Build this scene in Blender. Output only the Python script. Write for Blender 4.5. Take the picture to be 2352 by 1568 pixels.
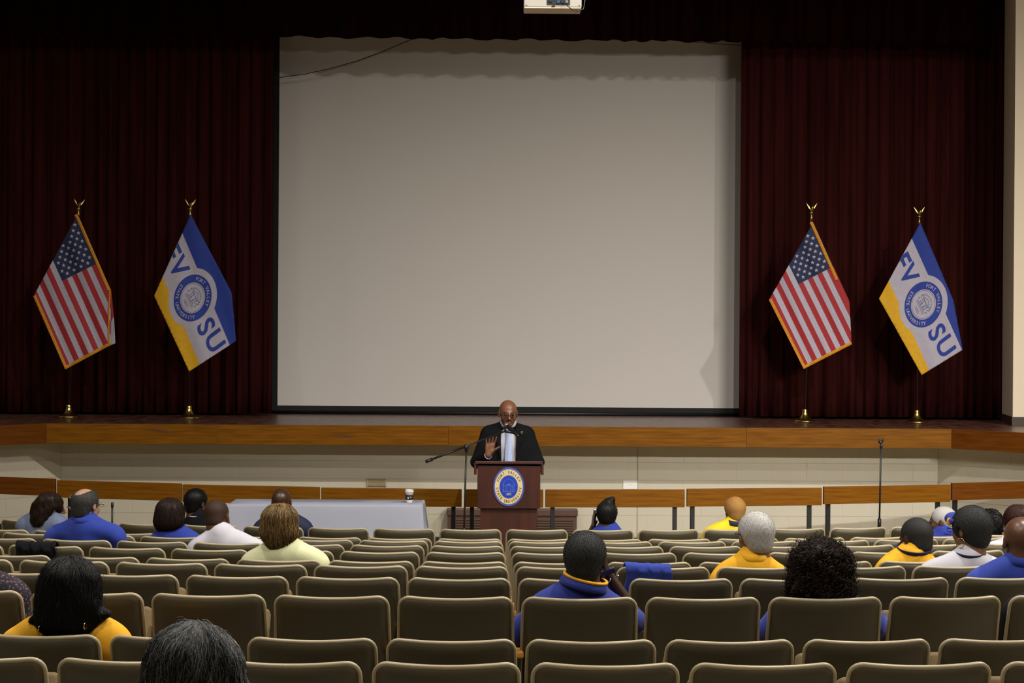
import bpy, bmesh, math, random
import numpy as np
from mathutils import Vector, Matrix

random.seed(7)
RNG = np.random.default_rng(11)
for o in list(bpy.data.objects):
    bpy.data.objects.remove(o, do_unlink=True)
scene = bpy.context.scene
COL = scene.collection
PI = math.pi

# ------------------------------------------------------------------ camera
F_PX, CAM_H = 4350.0, 2.4
cam_data = bpy.data.cameras.new('camera')
cam_data.sensor_width = 36.0
cam_data.lens = F_PX / 2352.0 * 36.0
cam_data.clip_end = 200.0
cam = bpy.data.objects.new('camera', cam_data)
COL.objects.link(cam)
CAM_R = (Matrix.Rotation(-0.0126, 3, 'Z') @ Matrix.Rotation(PI / 2 - 14.0 / F_PX, 3, 'X') @ Matrix.Rotation(0.0066, 3, 'Z'))
cam.matrix_world = Matrix.Translation((0, 0, CAM_H)) @ CAM_R.to_4x4()
scene.camera = cam

def at(px, py, Y):
    """world point seen at pixel (px, py) of the 2352x1568 frame, at depth Y"""
    d = CAM_R @ Vector(((px - 1176.0) / F_PX, -(py - 784.0) / F_PX, -1.0))
    t = Y / d.y
    return Vector((d.x * t, Y, CAM_H + d.z * t))

# ------------------------------------------------------------------ world, house lights, exposure
world = bpy.data.worlds.new('world')
scene.world = world
world.use_nodes = True
world.node_tree.nodes['Background'].inputs[0].default_value = (0.9, 0.8, 0.65, 1)
world.node_tree.nodes['Background'].inputs[1].default_value = 0.0

CEIL_Z = 9.9
def spot(name, pos, aim, power, size, blend, radius, color=(1.0, 0.945, 0.87)):
    d = bpy.data.lights.new(name, 'SPOT')
    d.energy = power
    d.color = color
    d.spot_size = math.radians(size)
    d.spot_blend = blend
    d.shadow_soft_size = radius
    o = bpy.data.objects.new(name, d)
    COL.objects.link(o)
    o.location = pos
    o.rotation_euler = (Vector(aim) - Vector(pos)).to_track_quat('-Z', 'Y').to_euler()
# recessed ceiling downlights over the seats
for (x, y, p) in ((-8.0, 10.6, 450), (-2.7, 10.6, 950), (2.9, 10.6, 1700), (8.4, 10.6, 2700),
                  (-8.0, 5.0, 650), (-2.7, 5.0, 750), (2.9, 5.0, 800), (8.2, 5.0, 800)):
    spot('house_downlight', (x, y, 9.75), (x, y, 0), p, 166, 0.72, 0.12)
# a long row of stage lamps on the beam above the rear seats
ld = bpy.data.lights.new('beam_lamps', 'AREA')
ld.shape = 'RECTANGLE'
ld.size, ld.size_y = 5.0, 0.16
ld.energy = 74
ld.color = (1.0, 0.945, 0.87)
ld.spread = math.radians(38)
lo_ = bpy.data.objects.new('beam_lamps', ld)
COL.objects.link(lo_)
lo_.location = (8.0, 2.0, 6.3)
lo_.rotation_euler = (Vector((3.0, 22.0, 0.5)) - Vector((8.0, 2.0, 6.3))).to_track_quat('-Z', 'Y').to_euler()
scene.cycles.max_bounces = 6
scene.cycles.diffuse_bounces = 3
scene.cycles.glossy_bounces = 3
scene.cycles.transmission_bounces = 4
scene.cycles.caustics_reflective = False
scene.cycles.caustics_refractive = False

vs = scene.view_settings
vs.view_transform = 'Standard'
vs.look = 'None'
vs.gamma = 1.0
vs.use_curve_mapping = False
vs.exposure = 0.2

# ------------------------------------------------------------------ materials
def s2l(c):
    return tuple(((v / 255.0) / 12.92 if v / 255.0 <= 0.04045 else ((v / 255.0 + 0.055) / 1.055) ** 2.4) for v in c) + (1.0,)

MATS = {}
def mat(name, color, rough=0.6, metal=0.0, var=0.0, scale=(8, 8, 8), bump=0.0, bscale=60.0, sheen=0.0, spec=0.5, coat=0.0, color2=None, detail=4.0):
    """principled material; colour drifts with noise between color and color2 / a darker shade"""
    if name in MATS:
        return MATS[name]
    m = bpy.data.materials.new(name)
    m.use_nodes = True
    nt = m.node_tree
    b = nt.nodes['Principled BSDF']
    col = tuple(color[:3]) + (1.0,)
    b.inputs['Base Color'].default_value = col
    b.inputs['Roughness'].default_value = rough
    b.inputs['Metallic'].default_value = metal
    b.inputs['Specular IOR Level'].default_value = spec
    if sheen:
        b.inputs['Sheen Weight'].default_value = sheen
    if coat:
        b.inputs['Coat Weight'].default_value = coat
        b.inputs['Coat Roughness'].default_value = 0.12
    tc = nt.nodes.new('ShaderNodeTexCoord')
    if var or color2:
        mp = nt.nodes.new('ShaderNodeMapping')
        mp.inputs['Scale'].default_value = scale
        nz = nt.nodes.new('ShaderNodeTexNoise')
        nz.inputs['Scale'].default_value = 1.0
        nz.inputs['Detail'].default_value = detail
        rp = nt.nodes.new('ShaderNodeValToRGB')
        c2 = color2 if color2 else tuple(v * (1 - var) for v in col[:3])
        rp.color_ramp.elements[0].position = 0.3
        rp.color_ramp.elements[1].position = 0.7
        rp.color_ramp.elements[0].color = tuple(c2[:3]) + (1.0,)
        rp.color_ramp.elements[1].color = col
        nt.links.new(tc.outputs['Object'], mp.inputs['Vector'])
        nt.links.new(mp.outputs[0], nz.inputs['Vector'])
        nt.links.new(nz.outputs['Fac'], rp.inputs['Fac'])
        nt.links.new(rp.outputs[0], b.inputs['Base Color'])
    if bump:
        n2 = nt.nodes.new('ShaderNodeTexNoise')
        n2.inputs['Scale'].default_value = bscale
        n2.inputs['Detail'].default_value = 3.0
        bp = nt.nodes.new('ShaderNodeBump')
        bp.inputs['Strength'].default_value = bump
        bp.inputs['Distance'].default_value = 0.01
        nt.links.new(tc.outputs['Object'], n2.inputs['Vector'])
        nt.links.new(n2.outputs['Fac'], bp.inputs['Height'])
        nt.links.new(bp.outputs[0], b.inputs['Normal'])
    MATS[name] = m
    return m

def hair_mat(name, c1, c2, rough=0.45, lo=0.0):
    """hair: each strand (mesh island) gets its own shade between c1 and c2"""
    if name in MATS:
        return MATS[name]
    m = bpy.data.materials.new(name)
    m.use_nodes = True
    nt = m.node_tree
    b = nt.nodes['Principled BSDF']
    b.inputs['Roughness'].default_value = rough
    b.inputs['Specular IOR Level'].default_value = 0.16
    g = nt.nodes.new('ShaderNodeNewGeometry')
    rp = nt.nodes.new('ShaderNodeValToRGB')
    rp.color_ramp.elements[0].position = lo
    rp.color_ramp.elements[0].color = tuple(c1[:3]) + (1.0,)
    rp.color_ramp.elements[1].color = tuple(c2[:3]) + (1.0,)
    nt.links.new(g.outputs['Random Per Island'], rp.inputs['Fac'])
    nt.links.new(rp.outputs[0], b.inputs['Base Color'])
    MATS[name] = m
    return m

WALL = mat('painted_block', s2l((198, 190, 170)), 0.55, var=0.05, scale=(1.5, 1.5, 1.5), bump=0.12, bscale=90)
WALL_PLAIN = mat('painted_plaster', s2l((246, 230, 202)), 0.7, var=0.04, scale=(0.6, 0.6, 0.6))
MORTAR = mat('mortar', s2l((176, 166, 146)), 0.8, var=0.1)
HALL = mat('hall_panelling', s2l((74, 68, 62)), 0.7, var=0.15, scale=(1, 1, 3))
CEIL = mat('ceiling_paint', s2l((104, 99, 92)), 0.9, var=0.03)
FLOOR = mat('floor_vinyl', s2l((150, 138, 116)), 0.5, var=0.12, scale=(2, 2, 2))
STAGE_FLOOR = mat('stage_boards', s2l((112, 72, 58)), 0.32, color2=s2l((54, 30, 24)), scale=(16, 3.0, 4), bump=0.05, bscale=40)
OAK = mat('oak_orange', (0.235, 0.090, 0.0055, 1), 0.45, color2=(0.130, 0.046, 0.002, 1), scale=(2.6, 30, 46), detail=6, spec=0.10)
OAK_RED = mat('oak_red', (0.165, 0.052, 0.005, 1), 0.45, color2=(0.095, 0.027, 0.003, 1), scale=(2.6, 30, 46), detail=6, spec=0.10)
KNOT = mat('oak_knot', s2l((96, 50, 16)), 0.5, var=0.3)
MAHOGANY = mat('mahogany', s2l((78, 38, 27)), 0.38, color2=s2l((54, 27, 20)), scale=(14, 14, 1.6), detail=6, coat=0.2)
BLACK_METAL = mat('black_metal', (0.008, 0.008, 0.009, 1), 0.45, var=0.3)
BLACK_RUBBER = mat('black_base', (0.010, 0.010, 0.013, 1), 0.5, var=0.3)
BRASS = mat('brass', (0.62, 0.45, 0.14, 1), 0.28, 1.0, var=0.25, scale=(30, 30, 30))
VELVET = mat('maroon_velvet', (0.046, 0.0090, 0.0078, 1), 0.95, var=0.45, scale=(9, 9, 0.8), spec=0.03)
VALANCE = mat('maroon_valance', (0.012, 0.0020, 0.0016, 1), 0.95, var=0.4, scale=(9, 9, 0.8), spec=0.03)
BACKDROP = mat('black_backdrop', (0.004, 0.004, 0.005, 1), 0.9, var=0.3, scale=(9, 9, 0.8), spec=0.1)
SCREEN_W = mat('screen_white', s2l((219, 213, 206)), 0.9, var=0.02, scale=(0.5, 0.5, 0.5), spec=0.2)
SCREEN_B = mat('screen_black', (0.006, 0.007, 0.008, 1), 0.8, var=0.2)
SHELL = mat('chair_shell', (0.060, 0.048, 0.023, 1), 0.45, var=0.10, scale=(5, 5, 5), bump=0.03, bscale=300)
SHELL_EDGE = mat('chair_edge', s2l((172, 159, 128)), 0.36, var=0.08, scale=(14, 14, 14))
CUSHION = mat('chair_cushion', s2l((120, 100, 66)), 0.9, var=0.2, scale=(60, 60, 60))
ARM_WOOD = mat('arm_wood', s2l((206, 150, 72)), 0.4, color2=s2l((180, 122, 52)), scale=(20, 3, 20))
IRON = mat('chair_iron', s2l((70, 62, 48)), 0.5, var=0.2)
LINEN = mat('white_linen', s2l((168, 171, 186)), 0.85, var=0.03, scale=(4, 4, 4), bump=0.08, bscale=250)
GOLD_FRINGE = mat('gold_fringe', s2l((226, 150, 20)), 0.6, var=0.25, scale=(60, 60, 60))
FLAG_RED = mat('flag_red', s2l((168, 36, 44)), 0.75, var=0.12, scale=(20, 20, 20), sheen=0.1)
FLAG_WHITE = mat('flag_white', s2l((184, 178, 192)), 0.75, var=0.08, scale=(20, 20, 20), sheen=0.1)
FLAG_NAVY = mat('flag_navy', s2l((26, 38, 78)), 0.75, var=0.15, scale=(20, 20, 20), sheen=0.1)
FLAG_BLUE = mat('flag_blue', s2l((32, 58, 150)), 0.75, var=0.1, scale=(20, 20, 20), sheen=0.1)
FLAG_GOLD = mat('flag_gold', s2l((226, 172, 22)), 0.75, var=0.12, scale=(20, 20, 20), sheen=0.1)
SEAL_BLUE = mat('seal_blue', s2l((28, 62, 178)), 0.4, var=0.06)
SEAL_RIM = mat('seal_rim', s2l((70, 92, 182)), 0.4, var=0.06)
SEAL_CREAM = mat('seal_cream', s2l((226, 205, 148)), 0.5, var=0.06)
SEAL_INK = mat('seal_ink', s2l((40, 36, 50)), 0.5, var=0.1)
SEAL_LINE = mat('seal_line', s2l((112, 136, 212)), 0.5, var=0.1)
PLASTIC_W = mat('white_plastic', s2l((226, 222, 212)), 0.45, var=0.03)
PLASTIC_K = mat('black_plastic', (0.01, 0.01, 0.011, 1), 0.35, var=0.2)
STEEL = mat('chrome', (0.6, 0.6, 0.62, 1), 0.2, 1.0, var=0.1)
GOLD = mat('gold_metal', (0.75, 0.52, 0.18, 1), 0.22, 1.0, var=0.1)
GLASS = mat('lens_glass', (1, 1, 1, 1), 0.0, 0.0)
GLASS.node_tree.nodes['Principled BSDF'].inputs['IOR'].default_value = 1.03
GLASS.node_tree.nodes['Principled BSDF'].inputs['Transmission Weight'].default_value = 1.0
BROWN_CAB = mat('brown_cabinet', s2l((84, 56, 40)), 0.5, var=0.2, scale=(6, 6, 6))
TAN_VENT = mat('tan_vent', s2l((176, 158, 122)), 0.5, var=0.1)
EYE_SHADED = mat('eye_white_shaded', (0.06, 0.05, 0.045, 1), 0.5, var=0.05)  # whites coloured dark, standing for the shade over the eyes
EYE_D = mat('eye_dark', (0.01, 0.006, 0.004, 1), 0.1, var=0.1)

# ------------------------------------------------------------------ object helpers
def link(o, parent=None):
    COL.objects.link(o)
    if parent is not None:
        o.parent = parent
    return o

def tag(o, label=None, cat=None, group=None, kind=None):
    if label: o['label'] = label
    if cat: o['category'] = cat
    if group: o['group'] = group
    if kind: o['kind'] = kind
    return o

def thing(name, label, cat, loc=(0, 0, 0), rz=0.0, group=None):
    o = bpy.data.objects.new(name, None)
    o.empty_display_size = 0.1
    o.location = loc
    o.rotation_euler = (0, 0, rz)
    link(o)
    return tag(o, label, cat, group)

def mesh_obj(name, verts, faces, m, parent=None, smooth=False, loc=None):
    me = bpy.data.meshes.new(name)
    me.from_pydata([tuple(v) for v in verts], [], [tuple(f) for f in faces])
    if smooth:
        me.polygons.foreach_set('use_smooth', [True] * len(me.polygons))
    for mm in (m if isinstance(m, (list, tuple)) else [m]):
        me.materials.append(mm)
    o = bpy.data.objects.new(name, me)
    if loc is not None:
        o.location = loc
    return link(o, parent)

class MB:
    """collects simple solids; build() links them as one mesh"""
    def __init__(self):
        self.v, self.f, self.mi = [], [], []
        self.cur = 0
    def add(self, v, f):
        n = len(self.v)
        self.v += [tuple(p) for p in v]
        self.f += [tuple(i + n for i in q) for q in f]
        self.mi += [self.cur] * len(f)
        return self
    def box(self, lo, hi, M=None):
        x0, y0, z0 = lo; x1, y1, z1 = hi
        v = [(x0, y0, z0), (x1, y0, z0), (x1, y1, z0), (x0, y1, z0), (x0, y0, z1), (x1, y0, z1), (x1, y1, z1), (x0, y1, z1)]
        if M is not None:
            v = [tuple(M @ Vector(p)) for p in v]
        return self.add(v, [(0, 3, 2, 1), (4, 5, 6, 7), (0, 1, 5, 4), (1, 2, 6, 5), (2, 3, 7, 6), (3, 0, 4, 7)])
    def bbox(self, lo, hi, b=0.005, M=None):
        """box with chamfered edges"""
        bm = bmesh.new()
        bmesh.ops.create_cube(bm, size=1.0)
        for q in bm.verts:
            q.co = Vector([lo[i] + (q.co[i] + 0.5) * (hi[i] - lo[i]) for i in range(3)])
        bmesh.ops.bevel(bm, geom=bm.edges[:], offset=b, segments=2, profile=0.5, affect='EDGES')
        return self.bm(bm, M)
    def bm(self, bm, M=None):
        bm.verts.index_update()
        v = [tuple(M @ q.co) if M is not None else tuple(q.co) for q in bm.verts]
        f = [[q.index for q in p.verts] for p in bm.faces]
        bm.free()
        return self.add(v, f)
    def tube(self, pts, r, n=8, caps=True):
        """tube along points; r a number or one per point"""
        P = [Vector(p) for p in pts]
        R = list(r) if isinstance(r, (list, tuple)) else [r] * len(P)
        v, f = [], []
        up = None
        for i, p in enumerate(P):
            d = (P[min(i + 1, len(P) - 1)] - P[max(i - 1, 0)]).normalized()
            if up is None:
                up = d.orthogonal().normalized()
            up = (up - d * up.dot(d))
            up = up.normalized() if up.length > 1e-6 else d.orthogonal().normalized()
            w = d.cross(up)
            for k in range(n):
                a = 2 * PI * k / n
                v.append(p + (up * math.cos(a) + w * math.sin(a)) * R[i])
        for i in range(len(P) - 1):
            for k in range(n):
                k2 = (k + 1) % n
                f.append((i * n + k, i * n + k2, (i + 1) * n + k2, (i + 1) * n + k))
        if caps:
            f.append(tuple(range(n - 1, -1, -1)))
            f.append(tuple((len(P) - 1) * n + k for k in range(n)))
        return self.add(v, f)
    def lathe(self, prof, n=24, M=None):
        """profile of (radius, z) turned around Z"""
        v, f = [], []
        for (r, z) in prof:
            for k in range(n):
                a = 2 * PI * k / n
                p = Vector((r * math.cos(a), r * math.sin(a), z))
                v.append(M @ p if M is not None else p)
        m = len(prof)
        for i in range(m - 1):
            for k in range(n):
                k2 = (k + 1) % n
                f.append((i * n + k, i * n + k2, (i + 1) * n + k2, (i + 1) * n + k))
        f.append(tuple(range(n - 1, -1, -1)))
        f.append(tuple((m - 1) * n + k for k in range(n)))
        return self.add(v, f)
    def build(self, name, m, parent=None, smooth=False, loc=None):
        o = mesh_obj(name, self.v, self.f, m, parent, smooth, loc)
        if any(self.mi):
            o.data.polygons.foreach_set('material_index', self.mi)
        return o

def autosmooth(o, ang=40):
    """smooth shading with sharp edges kept"""
    me = o.data
    bm = bmesh.new(); bm.from_mesh(me)
    for e in bm.edges:
        e.smooth = not (len(e.link_faces) == 2 and e.calc_face_angle(0) > math.radians(ang))
    for p in bm.faces:
        p.smooth = True
    bm.to_mesh(me); bm.free()
    return o

# text as flat triangles in 2-D
_TXT = {}
def text_2d(s, size=1.0, bold=0.0):
    key = (s, bold)
    if key not in _TXT:
        cu = bpy.data.curves.new('t', 'FONT')
        cu.body = s
        cu.align_x = 'CENTER'
        cu.size = 1.0
        cu.offset = bold
        cu.resolution_u = 4
        ob = bpy.data.objects.new('t', cu)
        COL.objects.link(ob)
        dg = bpy.context.evaluated_depsgraph_get()
        me = ob.evaluated_get(dg).to_mesh()
        v = [(q.co.x, q.co.y) for q in me.vertices]
        f = [tuple(p.vertices) for p in me.polygons]
        ob.evaluated_get(dg).to_mesh_clear()
        bpy.data.objects.remove(ob, do_unlink=True)
        bpy.data.curves.remove(cu)
        _TXT[key] = (v, f)
    v, f = _TXT[key]
    return [(a * size, b * size) for a, b in v], f

def refine(V, Fc, step):
    """triangulate flat letters and split long edges so that they can follow cloth"""
    bm = bmesh.new()
    vs_ = [bm.verts.new((a, b, 0)) for a, b in V]
    for g in Fc:
        try:
            bm.faces.new([vs_[i] for i in g])
        except ValueError:
            pass
    bmesh.ops.triangulate(bm, faces=bm.faces[:])
    for _ in range(4):
        es = [e for e in bm.edges if e.calc_length() > step]
        if not es:
            break
        bmesh.ops.subdivide_edges(bm, edges=es, cuts=1)
        bmesh.ops.triangulate(bm, faces=[f for f in bm.faces if len(f.verts) > 3])
    bm.verts.index_update()
    out = [(q.co.x, q.co.y) for q in bm.verts], [tuple(q.index for q in p.verts) for p in bm.faces]
    bm.free()
    return out

def ring_text(s, size, rx, ry, a_mid, step, inward=False, bold=0.01):
    """letters of s round an ellipse; a_mid the angle (degrees) of the middle letter. inward: tops point to the centre"""
    V, Fc = [], []
    n = len(s)
    for i, ch in enumerate(s):
        if ch == ' ':
            continue
        k = i - (n - 1) / 2
        a = math.radians(a_mid + (step * k if inward else -step * k))
        v, f = text_2d(ch, size, bold)
        rot = a + (PI / 2 if inward else -PI / 2)
        c, sn = math.cos(rot), math.sin(rot)
        ox, oy = rx * math.cos(a), ry * math.sin(a)
        b = len(V)
        for (x, y) in v:
            y -= size * 0.35
            V.append((ox + x * c - y * sn, oy + x * sn + y * c))
        Fc += [tuple(q + b for q in g) for g in f]
    return V, Fc
# ================================================================== the room
# depth of each row of chairs (distance of the chair-back tops), nearest row first, and its top height
PITCH = 0.532
ROW_Y = [F_PX * PITCH / p for p in (367.3, 322.2, 286.5, 257.0, 233.0, 214.0, 198.3, 184.5, 172.9, 162.0, 153.2)]
ROW_TOP = [at(1090, y, Y).z for y, Y in zip((1524, 1470, 1372, 1329, 1302, 1291, 1269.5, 1254.5, 1243.5, 1238, 1216), ROW_Y)]
CH = 0.87
XC, YC = 0.134, 29.0                       # the rows are arcs round this point
ROW_Z = [t - CH for t in ROW_TOP]          # floor under each row
FLOOR_Z = ROW_Z[-1]                        # floor in front of the stage

def row_pos(Yrow, s):
    R = YC - Yrow
    a = s / R
    return Vector((XC + R * math.sin(a), YC - R * math.cos(a), 0)), a

# floor: curved steps under the rows, then the flat floor before the stage
def build_floor():
    mb = MB()
    edges = [-6.0] + [2.2 + 0.88 * k for k in range(3)]
    ys = [(-6.0, 5.42 - 0.45, ROW_Z[0] + 0.12)] + [(5.42 - 0.45, 6.3 - 0.45, ROW_Z[0] + 0.06)]
    for i, Y in enumerate(ROW_Y):
        y0 = Y - 0.45 if i else 6.3 - 0.45
        y1 = (ROW_Y[i + 1] - 0.45) if i < 10 else Y + 1.0
        ys.append((y0, y1, ROW_Z[i]))
    n = 36
    v, f = [], []
    rings = []
    for (y0, y1, z) in ys:
        rings.append((YC - y0, z)); rings.append((YC - y1, z))
    rings.append((2.0, FLOOR_Z))
    for (R, z) in rings:
        for k in range(n + 1):
            a = -0.62 + 1.24 * k / n
            x = max(-13.5, min(13.5, XC + R * math.sin(a)))
            v.append((x, min(YC - R * math.cos(a), 24.9), z))
    for i in range(len(rings) - 1):
        for k in range(n):
            a = i * (n + 1) + k
            f.append((a, a + 1, a + n + 2, a + n + 1))
    o = mesh_obj('floor', v, f, FLOOR)
    tag(o, 'tan hall floor stepping down towards the stage', kind='structure')
build_floor()

# ---- the stage: straight front with two wings coming towards the hall
STAGE_Z = at(1146, 979, 21.2).z
FASC_B = at(1146, 1023, 21.2).z
FL, FR = at(109, 972, 21.2).x, at(2183, 988, 21.2).x
WL, WR = at(141, 1040, 21.7).x, at(2154, 1040, 21.7).x
wa = math.radians(52)
WING = 4.0
def fpt(side, d, back=0.0):
    x = (FL if side < 0 else FR)
    return Vector((x + side * d * math.cos(wa), 21.2 - d * math.sin(wa), 0))
def wpt(side, d):
    x = (WL if side < 0 else WR)
    return Vector((x + side * d * math.cos(wa), 21.7 - d * math.sin(wa), 0))

v = []
poly = [fpt(-1, WING), fpt(-1, 0), fpt(1, 0), fpt(1, WING), Vector((13.4, 18.4, 0)), Vector((13.4, 25.2, 0)), Vector((-13.4, 25.2, 0)), Vector((-13.4, 18.4, 0))]
pts = [(p.x, p.y) for p in poly]
v = [(x, y, STAGE_Z) for x, y in pts] + [(x, y, STAGE_Z - 0.1) for x, y in pts]
n = len(pts)
f = [tuple(range(n)), tuple(range(2 * n - 1, n - 1, -1))] + [(i, n + i, n + (i + 1) % n, (i + 1) % n) for i in range(n)]
so = mesh_obj('floor_stage', v, f, STAGE_FLOOR)
tag(so, 'dark polished wooden stage floor behind the orange fascia', kind='structure')

# fascia boards along the stage edge
def board(name, p0, p1, z0, z1, th, m, parent=None, gap=0.002, bev=0.004):
    d = (p1 - p0); L = d.length
    rz = math.atan2(d.y, d.x)
    mb = MB().bbox((gap, 0, 0), (L - gap, th, z1 - z0), bev)
    o = mb.build(name, m, parent)
    o.location = (p0.x, p0.y, z0)
    o.rotation_euler = (0, 0, rz)
    return o
fasc = thing('trim_1', 'orange wooden fascia along the stage front edge', None)
del_keys = [k for k in ('category',) if k in fasc]
tag(fasc, kind='structure')
xs = [FL, FL + 1.9, at(1030, 985, 21.2).x, FR - 2.3, FR]
for i in range(4):
    board('fascia_board', Vector((xs[i], 21.14, 0)), Vector((xs[i + 1], 21.14, 0)), FASC_B, STAGE_Z + 0.004, 0.06, OAK, fasc, gap=0.0006, bev=0.003)
board('fascia_board', fpt(-1, WING) + Vector((-0.05, -0.03, 0)), fpt(-1, 0) + Vector((0.0, -0.06, 0)), FASC_B, STAGE_Z + 0.004, 0.06, OAK_RED, fasc, gap=0.0005, bev=0.003)
board('fascia_board', fpt(1, 0) + Vector((0, -0.06, 0)), fpt(1, WING) + Vector((0.05, -0.03, 0)), FASC_B, STAGE_Z + 0.004, 0.06, OAK_RED, fasc, gap=0.0005, bev=0.003)
for (px, py, L, H) in ((360, 988.5, 0.36, 0.022), (788, 1001, 0.22, 0.03)):
    p = at(px, py, 21.139)
    kn = MB()
    kv = [(p.x + L / 2 * math.cos(a) * (1 + 0.25 * math.sin(3 * a)), 21.1385, p.z + H / 2 * math.sin(a) * (1 + 0.3 * math.cos(5 * a)) - 0.06 * L * math.cos(a)) for a in [2 * PI * k / 20 for k in range(20)]]
    kv2 = [(x, 21.142, z) for x, y, z in kv]
    kn.add(kv + kv2, [tuple(range(20)), tuple(range(39, 19, -1))] + [(i, 20 + i, 20 + (i + 1) % 20, (i + 1) % 20) for i in range(20)])
    kn.build('wood_knot', KNOT, fasc)

# underside of the stage overhang
ov = [fpt(-1, WING), fpt(-1, 0), fpt(1, 0), fpt(1, WING), wpt(1, WING) + Vector((1, 1, 0)), wpt(1, 0) + Vector((0.3, 0.3, 0)), wpt(-1, 0) + Vector((-0.3, 0.3, 0)), wpt(-1, WING) + Vector((-1, 1, 0))]
tag(mesh_obj('ceiling_overhang', [(p.x, p.y, FASC_B + 0.002) for p in ov], [(0, 1, 6, 7), (1, 2, 5, 6), (2, 3, 4, 5)], WALL_PLAIN),
    'cream underside of the stage edge above the block wall', kind='structure')

# block wall under the stage, block by block
BH, BL = 0.2035, 0.4066
blk_cache = {}
def block_mesh(L, H):
    key = (round(L, 3), round(H, 3))
    if key not in blk_cache:
        mb = MB().bbox((0, 0, 0), (key[0], 0.04, key[1]), 0.0012)
        me = bpy.data.meshes.new('block')
        me.from_pydata(mb.v, [], mb.f)
        me.materials.append(WALL)
        blk_cache[key] = me
    return blk_cache[key]

def block_wall(name, label, p0, p1, z0, z1, zline):
    """p0 -> p1 seen from the hall, left to right"""
    d = p1 - p0; L = d.length; rz = math.atan2(d.y, d.x)
    root = thing(name, label, None, (p0.x, p0.y, 0), rz)
    tag(root, kind='structure')
    mb = MB().box((-0.02, 0.0035, z0 - 0.1), (L + 0.02, 0.2, z1))
    mb.build('backing', MORTAR, root)
    k0 = math.floor((z0 - zline) / BH)
    k1 = math.ceil((z1 - zline) / BH)
    for k in range(k0, k1):
        a, b = max(zline + k * BH, z0), min(zline + (k + 1) * BH, z1)
        if b - a < 0.03:
            continue
        x = -BL / 2 if k % 2 else 0.0
        while x < L:
            u0, u1 = max(x, 0), min(x + BL, L)
            if u1 - u0 > 0.05:
                o = bpy.data.objects.new('block', block_mesh(u1 - u0 - 0.0006, b - a - 0.0035))
                link(o, root)
                o.location = (u0 + 0.001, random.uniform(-0.0008, 0.0008), a + 0.001)
            x += BL
    return root
ZLINE = at(1960, 1105, 21.7).z
block_wall('wall_front', 'cream painted block wall below the middle of the stage', Vector((WL, 21.7, 0)), Vector((WR, 21.7, 0)), FLOOR_Z, FASC_B + 0.03, ZLINE)
block_wall('wall_left_wing', 'cream painted block wall below the left stage wing', wpt(-1, 2.4), wpt(-1, 0), FLOOR_Z + 0.25, FASC_B + 0.03, ZLINE)
block_wall('wall_right_wing', 'cream painted block wall below the right stage wing', wpt(1, 0), wpt(1, 2.4), FLOOR_Z + 0.25, FASC_B + 0.03, ZLINE)
# expansion joint and baseboards
px = at(1465, 1100, 21.69)
tag(MB().bbox((px.x - 0.006, 21.690, FLOOR_Z + 0.1), (px.x + 0.006, 21.705, FASC_B), 0.002).build('trim_2', MORTAR), 'thin vertical joint strip on the block wall right of the lectern', kind='structure')
tag(board('baseboard_front', Vector((WL, 21.68, 0)), Vector((WR, 21.68, 0)), FLOOR_Z, FLOOR_Z + 0.11, 0.02, BLACK_RUBBER), 'black baseboard along the middle block wall', kind='structure')
for s, nm in ((-1, 'left'), (1, 'right')):
    a, b = (wpt(-1, 2.4), wpt(-1, 0)) if s < 0 else (wpt(1, 0), wpt(1, 2.4))
    off = Vector((-s * math.sin(wa), -math.cos(wa), 0)) * 0.02
    tag(board('baseboard_' + nm, a + off, b + off, FLOOR_Z + 0.235, FLOOR_Z + 0.30, 0.02, BLACK_RUBBER), 'black baseboard along the %s wing wall' % nm, kind='structure')
    # raised side floor in front of the wing
    q = [wpt(s, 0), wpt(s, 2.6), wpt(s, 2.6) + Vector((-s * 1.0, -0.6, 0)), wpt(s, 0) + Vector((-s * 0.12, -0.25, 0))]
    if s > 0: q.reverse()
    vv = [(p.x, p.y, FLOOR_Z + 0.24) for p in q] + [(p.x, p.y, FLOOR_Z - 0.05) for p in q]
    tag(mesh_obj('floor_' + nm, vv, [(0, 1, 2, 3), (7, 6, 5, 4), (0, 4, 5, 1), (1, 5, 6, 2), (2, 6, 7, 3), (3, 7, 4, 0)], FLOOR), 'tan raised floor beside the %s wing wall' % nm, kind='structure')

# proscenium: wall and jamb right and left, header above, outer walls and ceiling
def slab(name, lo, hi, m, label):
    return tag(MB().box(lo, hi).build(name, m), label, kind='structure')
JR = at(2328, 700, 22.2).x
JL = -6.25
JB = at(2303, 700, 23.27).x
v = [(JR, 22.2, 0), (13.4, 22.2, 0), (13.4, 23.27, 0), (JB, 23.27, 0)]
tag(mesh_obj('wall_proscenium_right', [(a, b, STAGE_Z - 0.3) for a, b, c in v] + [(a, b, CEIL_Z) for a, b, c in v], [(0, 1, 5, 4), (1, 2, 6, 5), (2, 3, 7, 6), (3, 0, 4, 7), (3, 2, 1, 0), (4, 5, 6, 7)], WALL_PLAIN), 'tan plaster wall at the right edge of the stage opening', kind='structure')
slab('wall_proscenium_left', (-13.4, 22.2, STAGE_Z - 0.3), (JL, 23.27, CEIL_Z), WALL_PLAIN, 'tan plaster wall left of the stage opening')
slab('wall_header', (JL, 22.2, 6.86), (JR, 22.6, CEIL_Z), WALL_PLAIN, 'tan plaster header above the stage opening')
DARK_BASE = mat('grey_base', s2l((70, 58, 46)), 0.5, var=0.1)
mb = MB().box((JR - 0.012, 22.188, STAGE_Z), (13.3, 22.2, STAGE_Z + 0.10))
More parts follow.
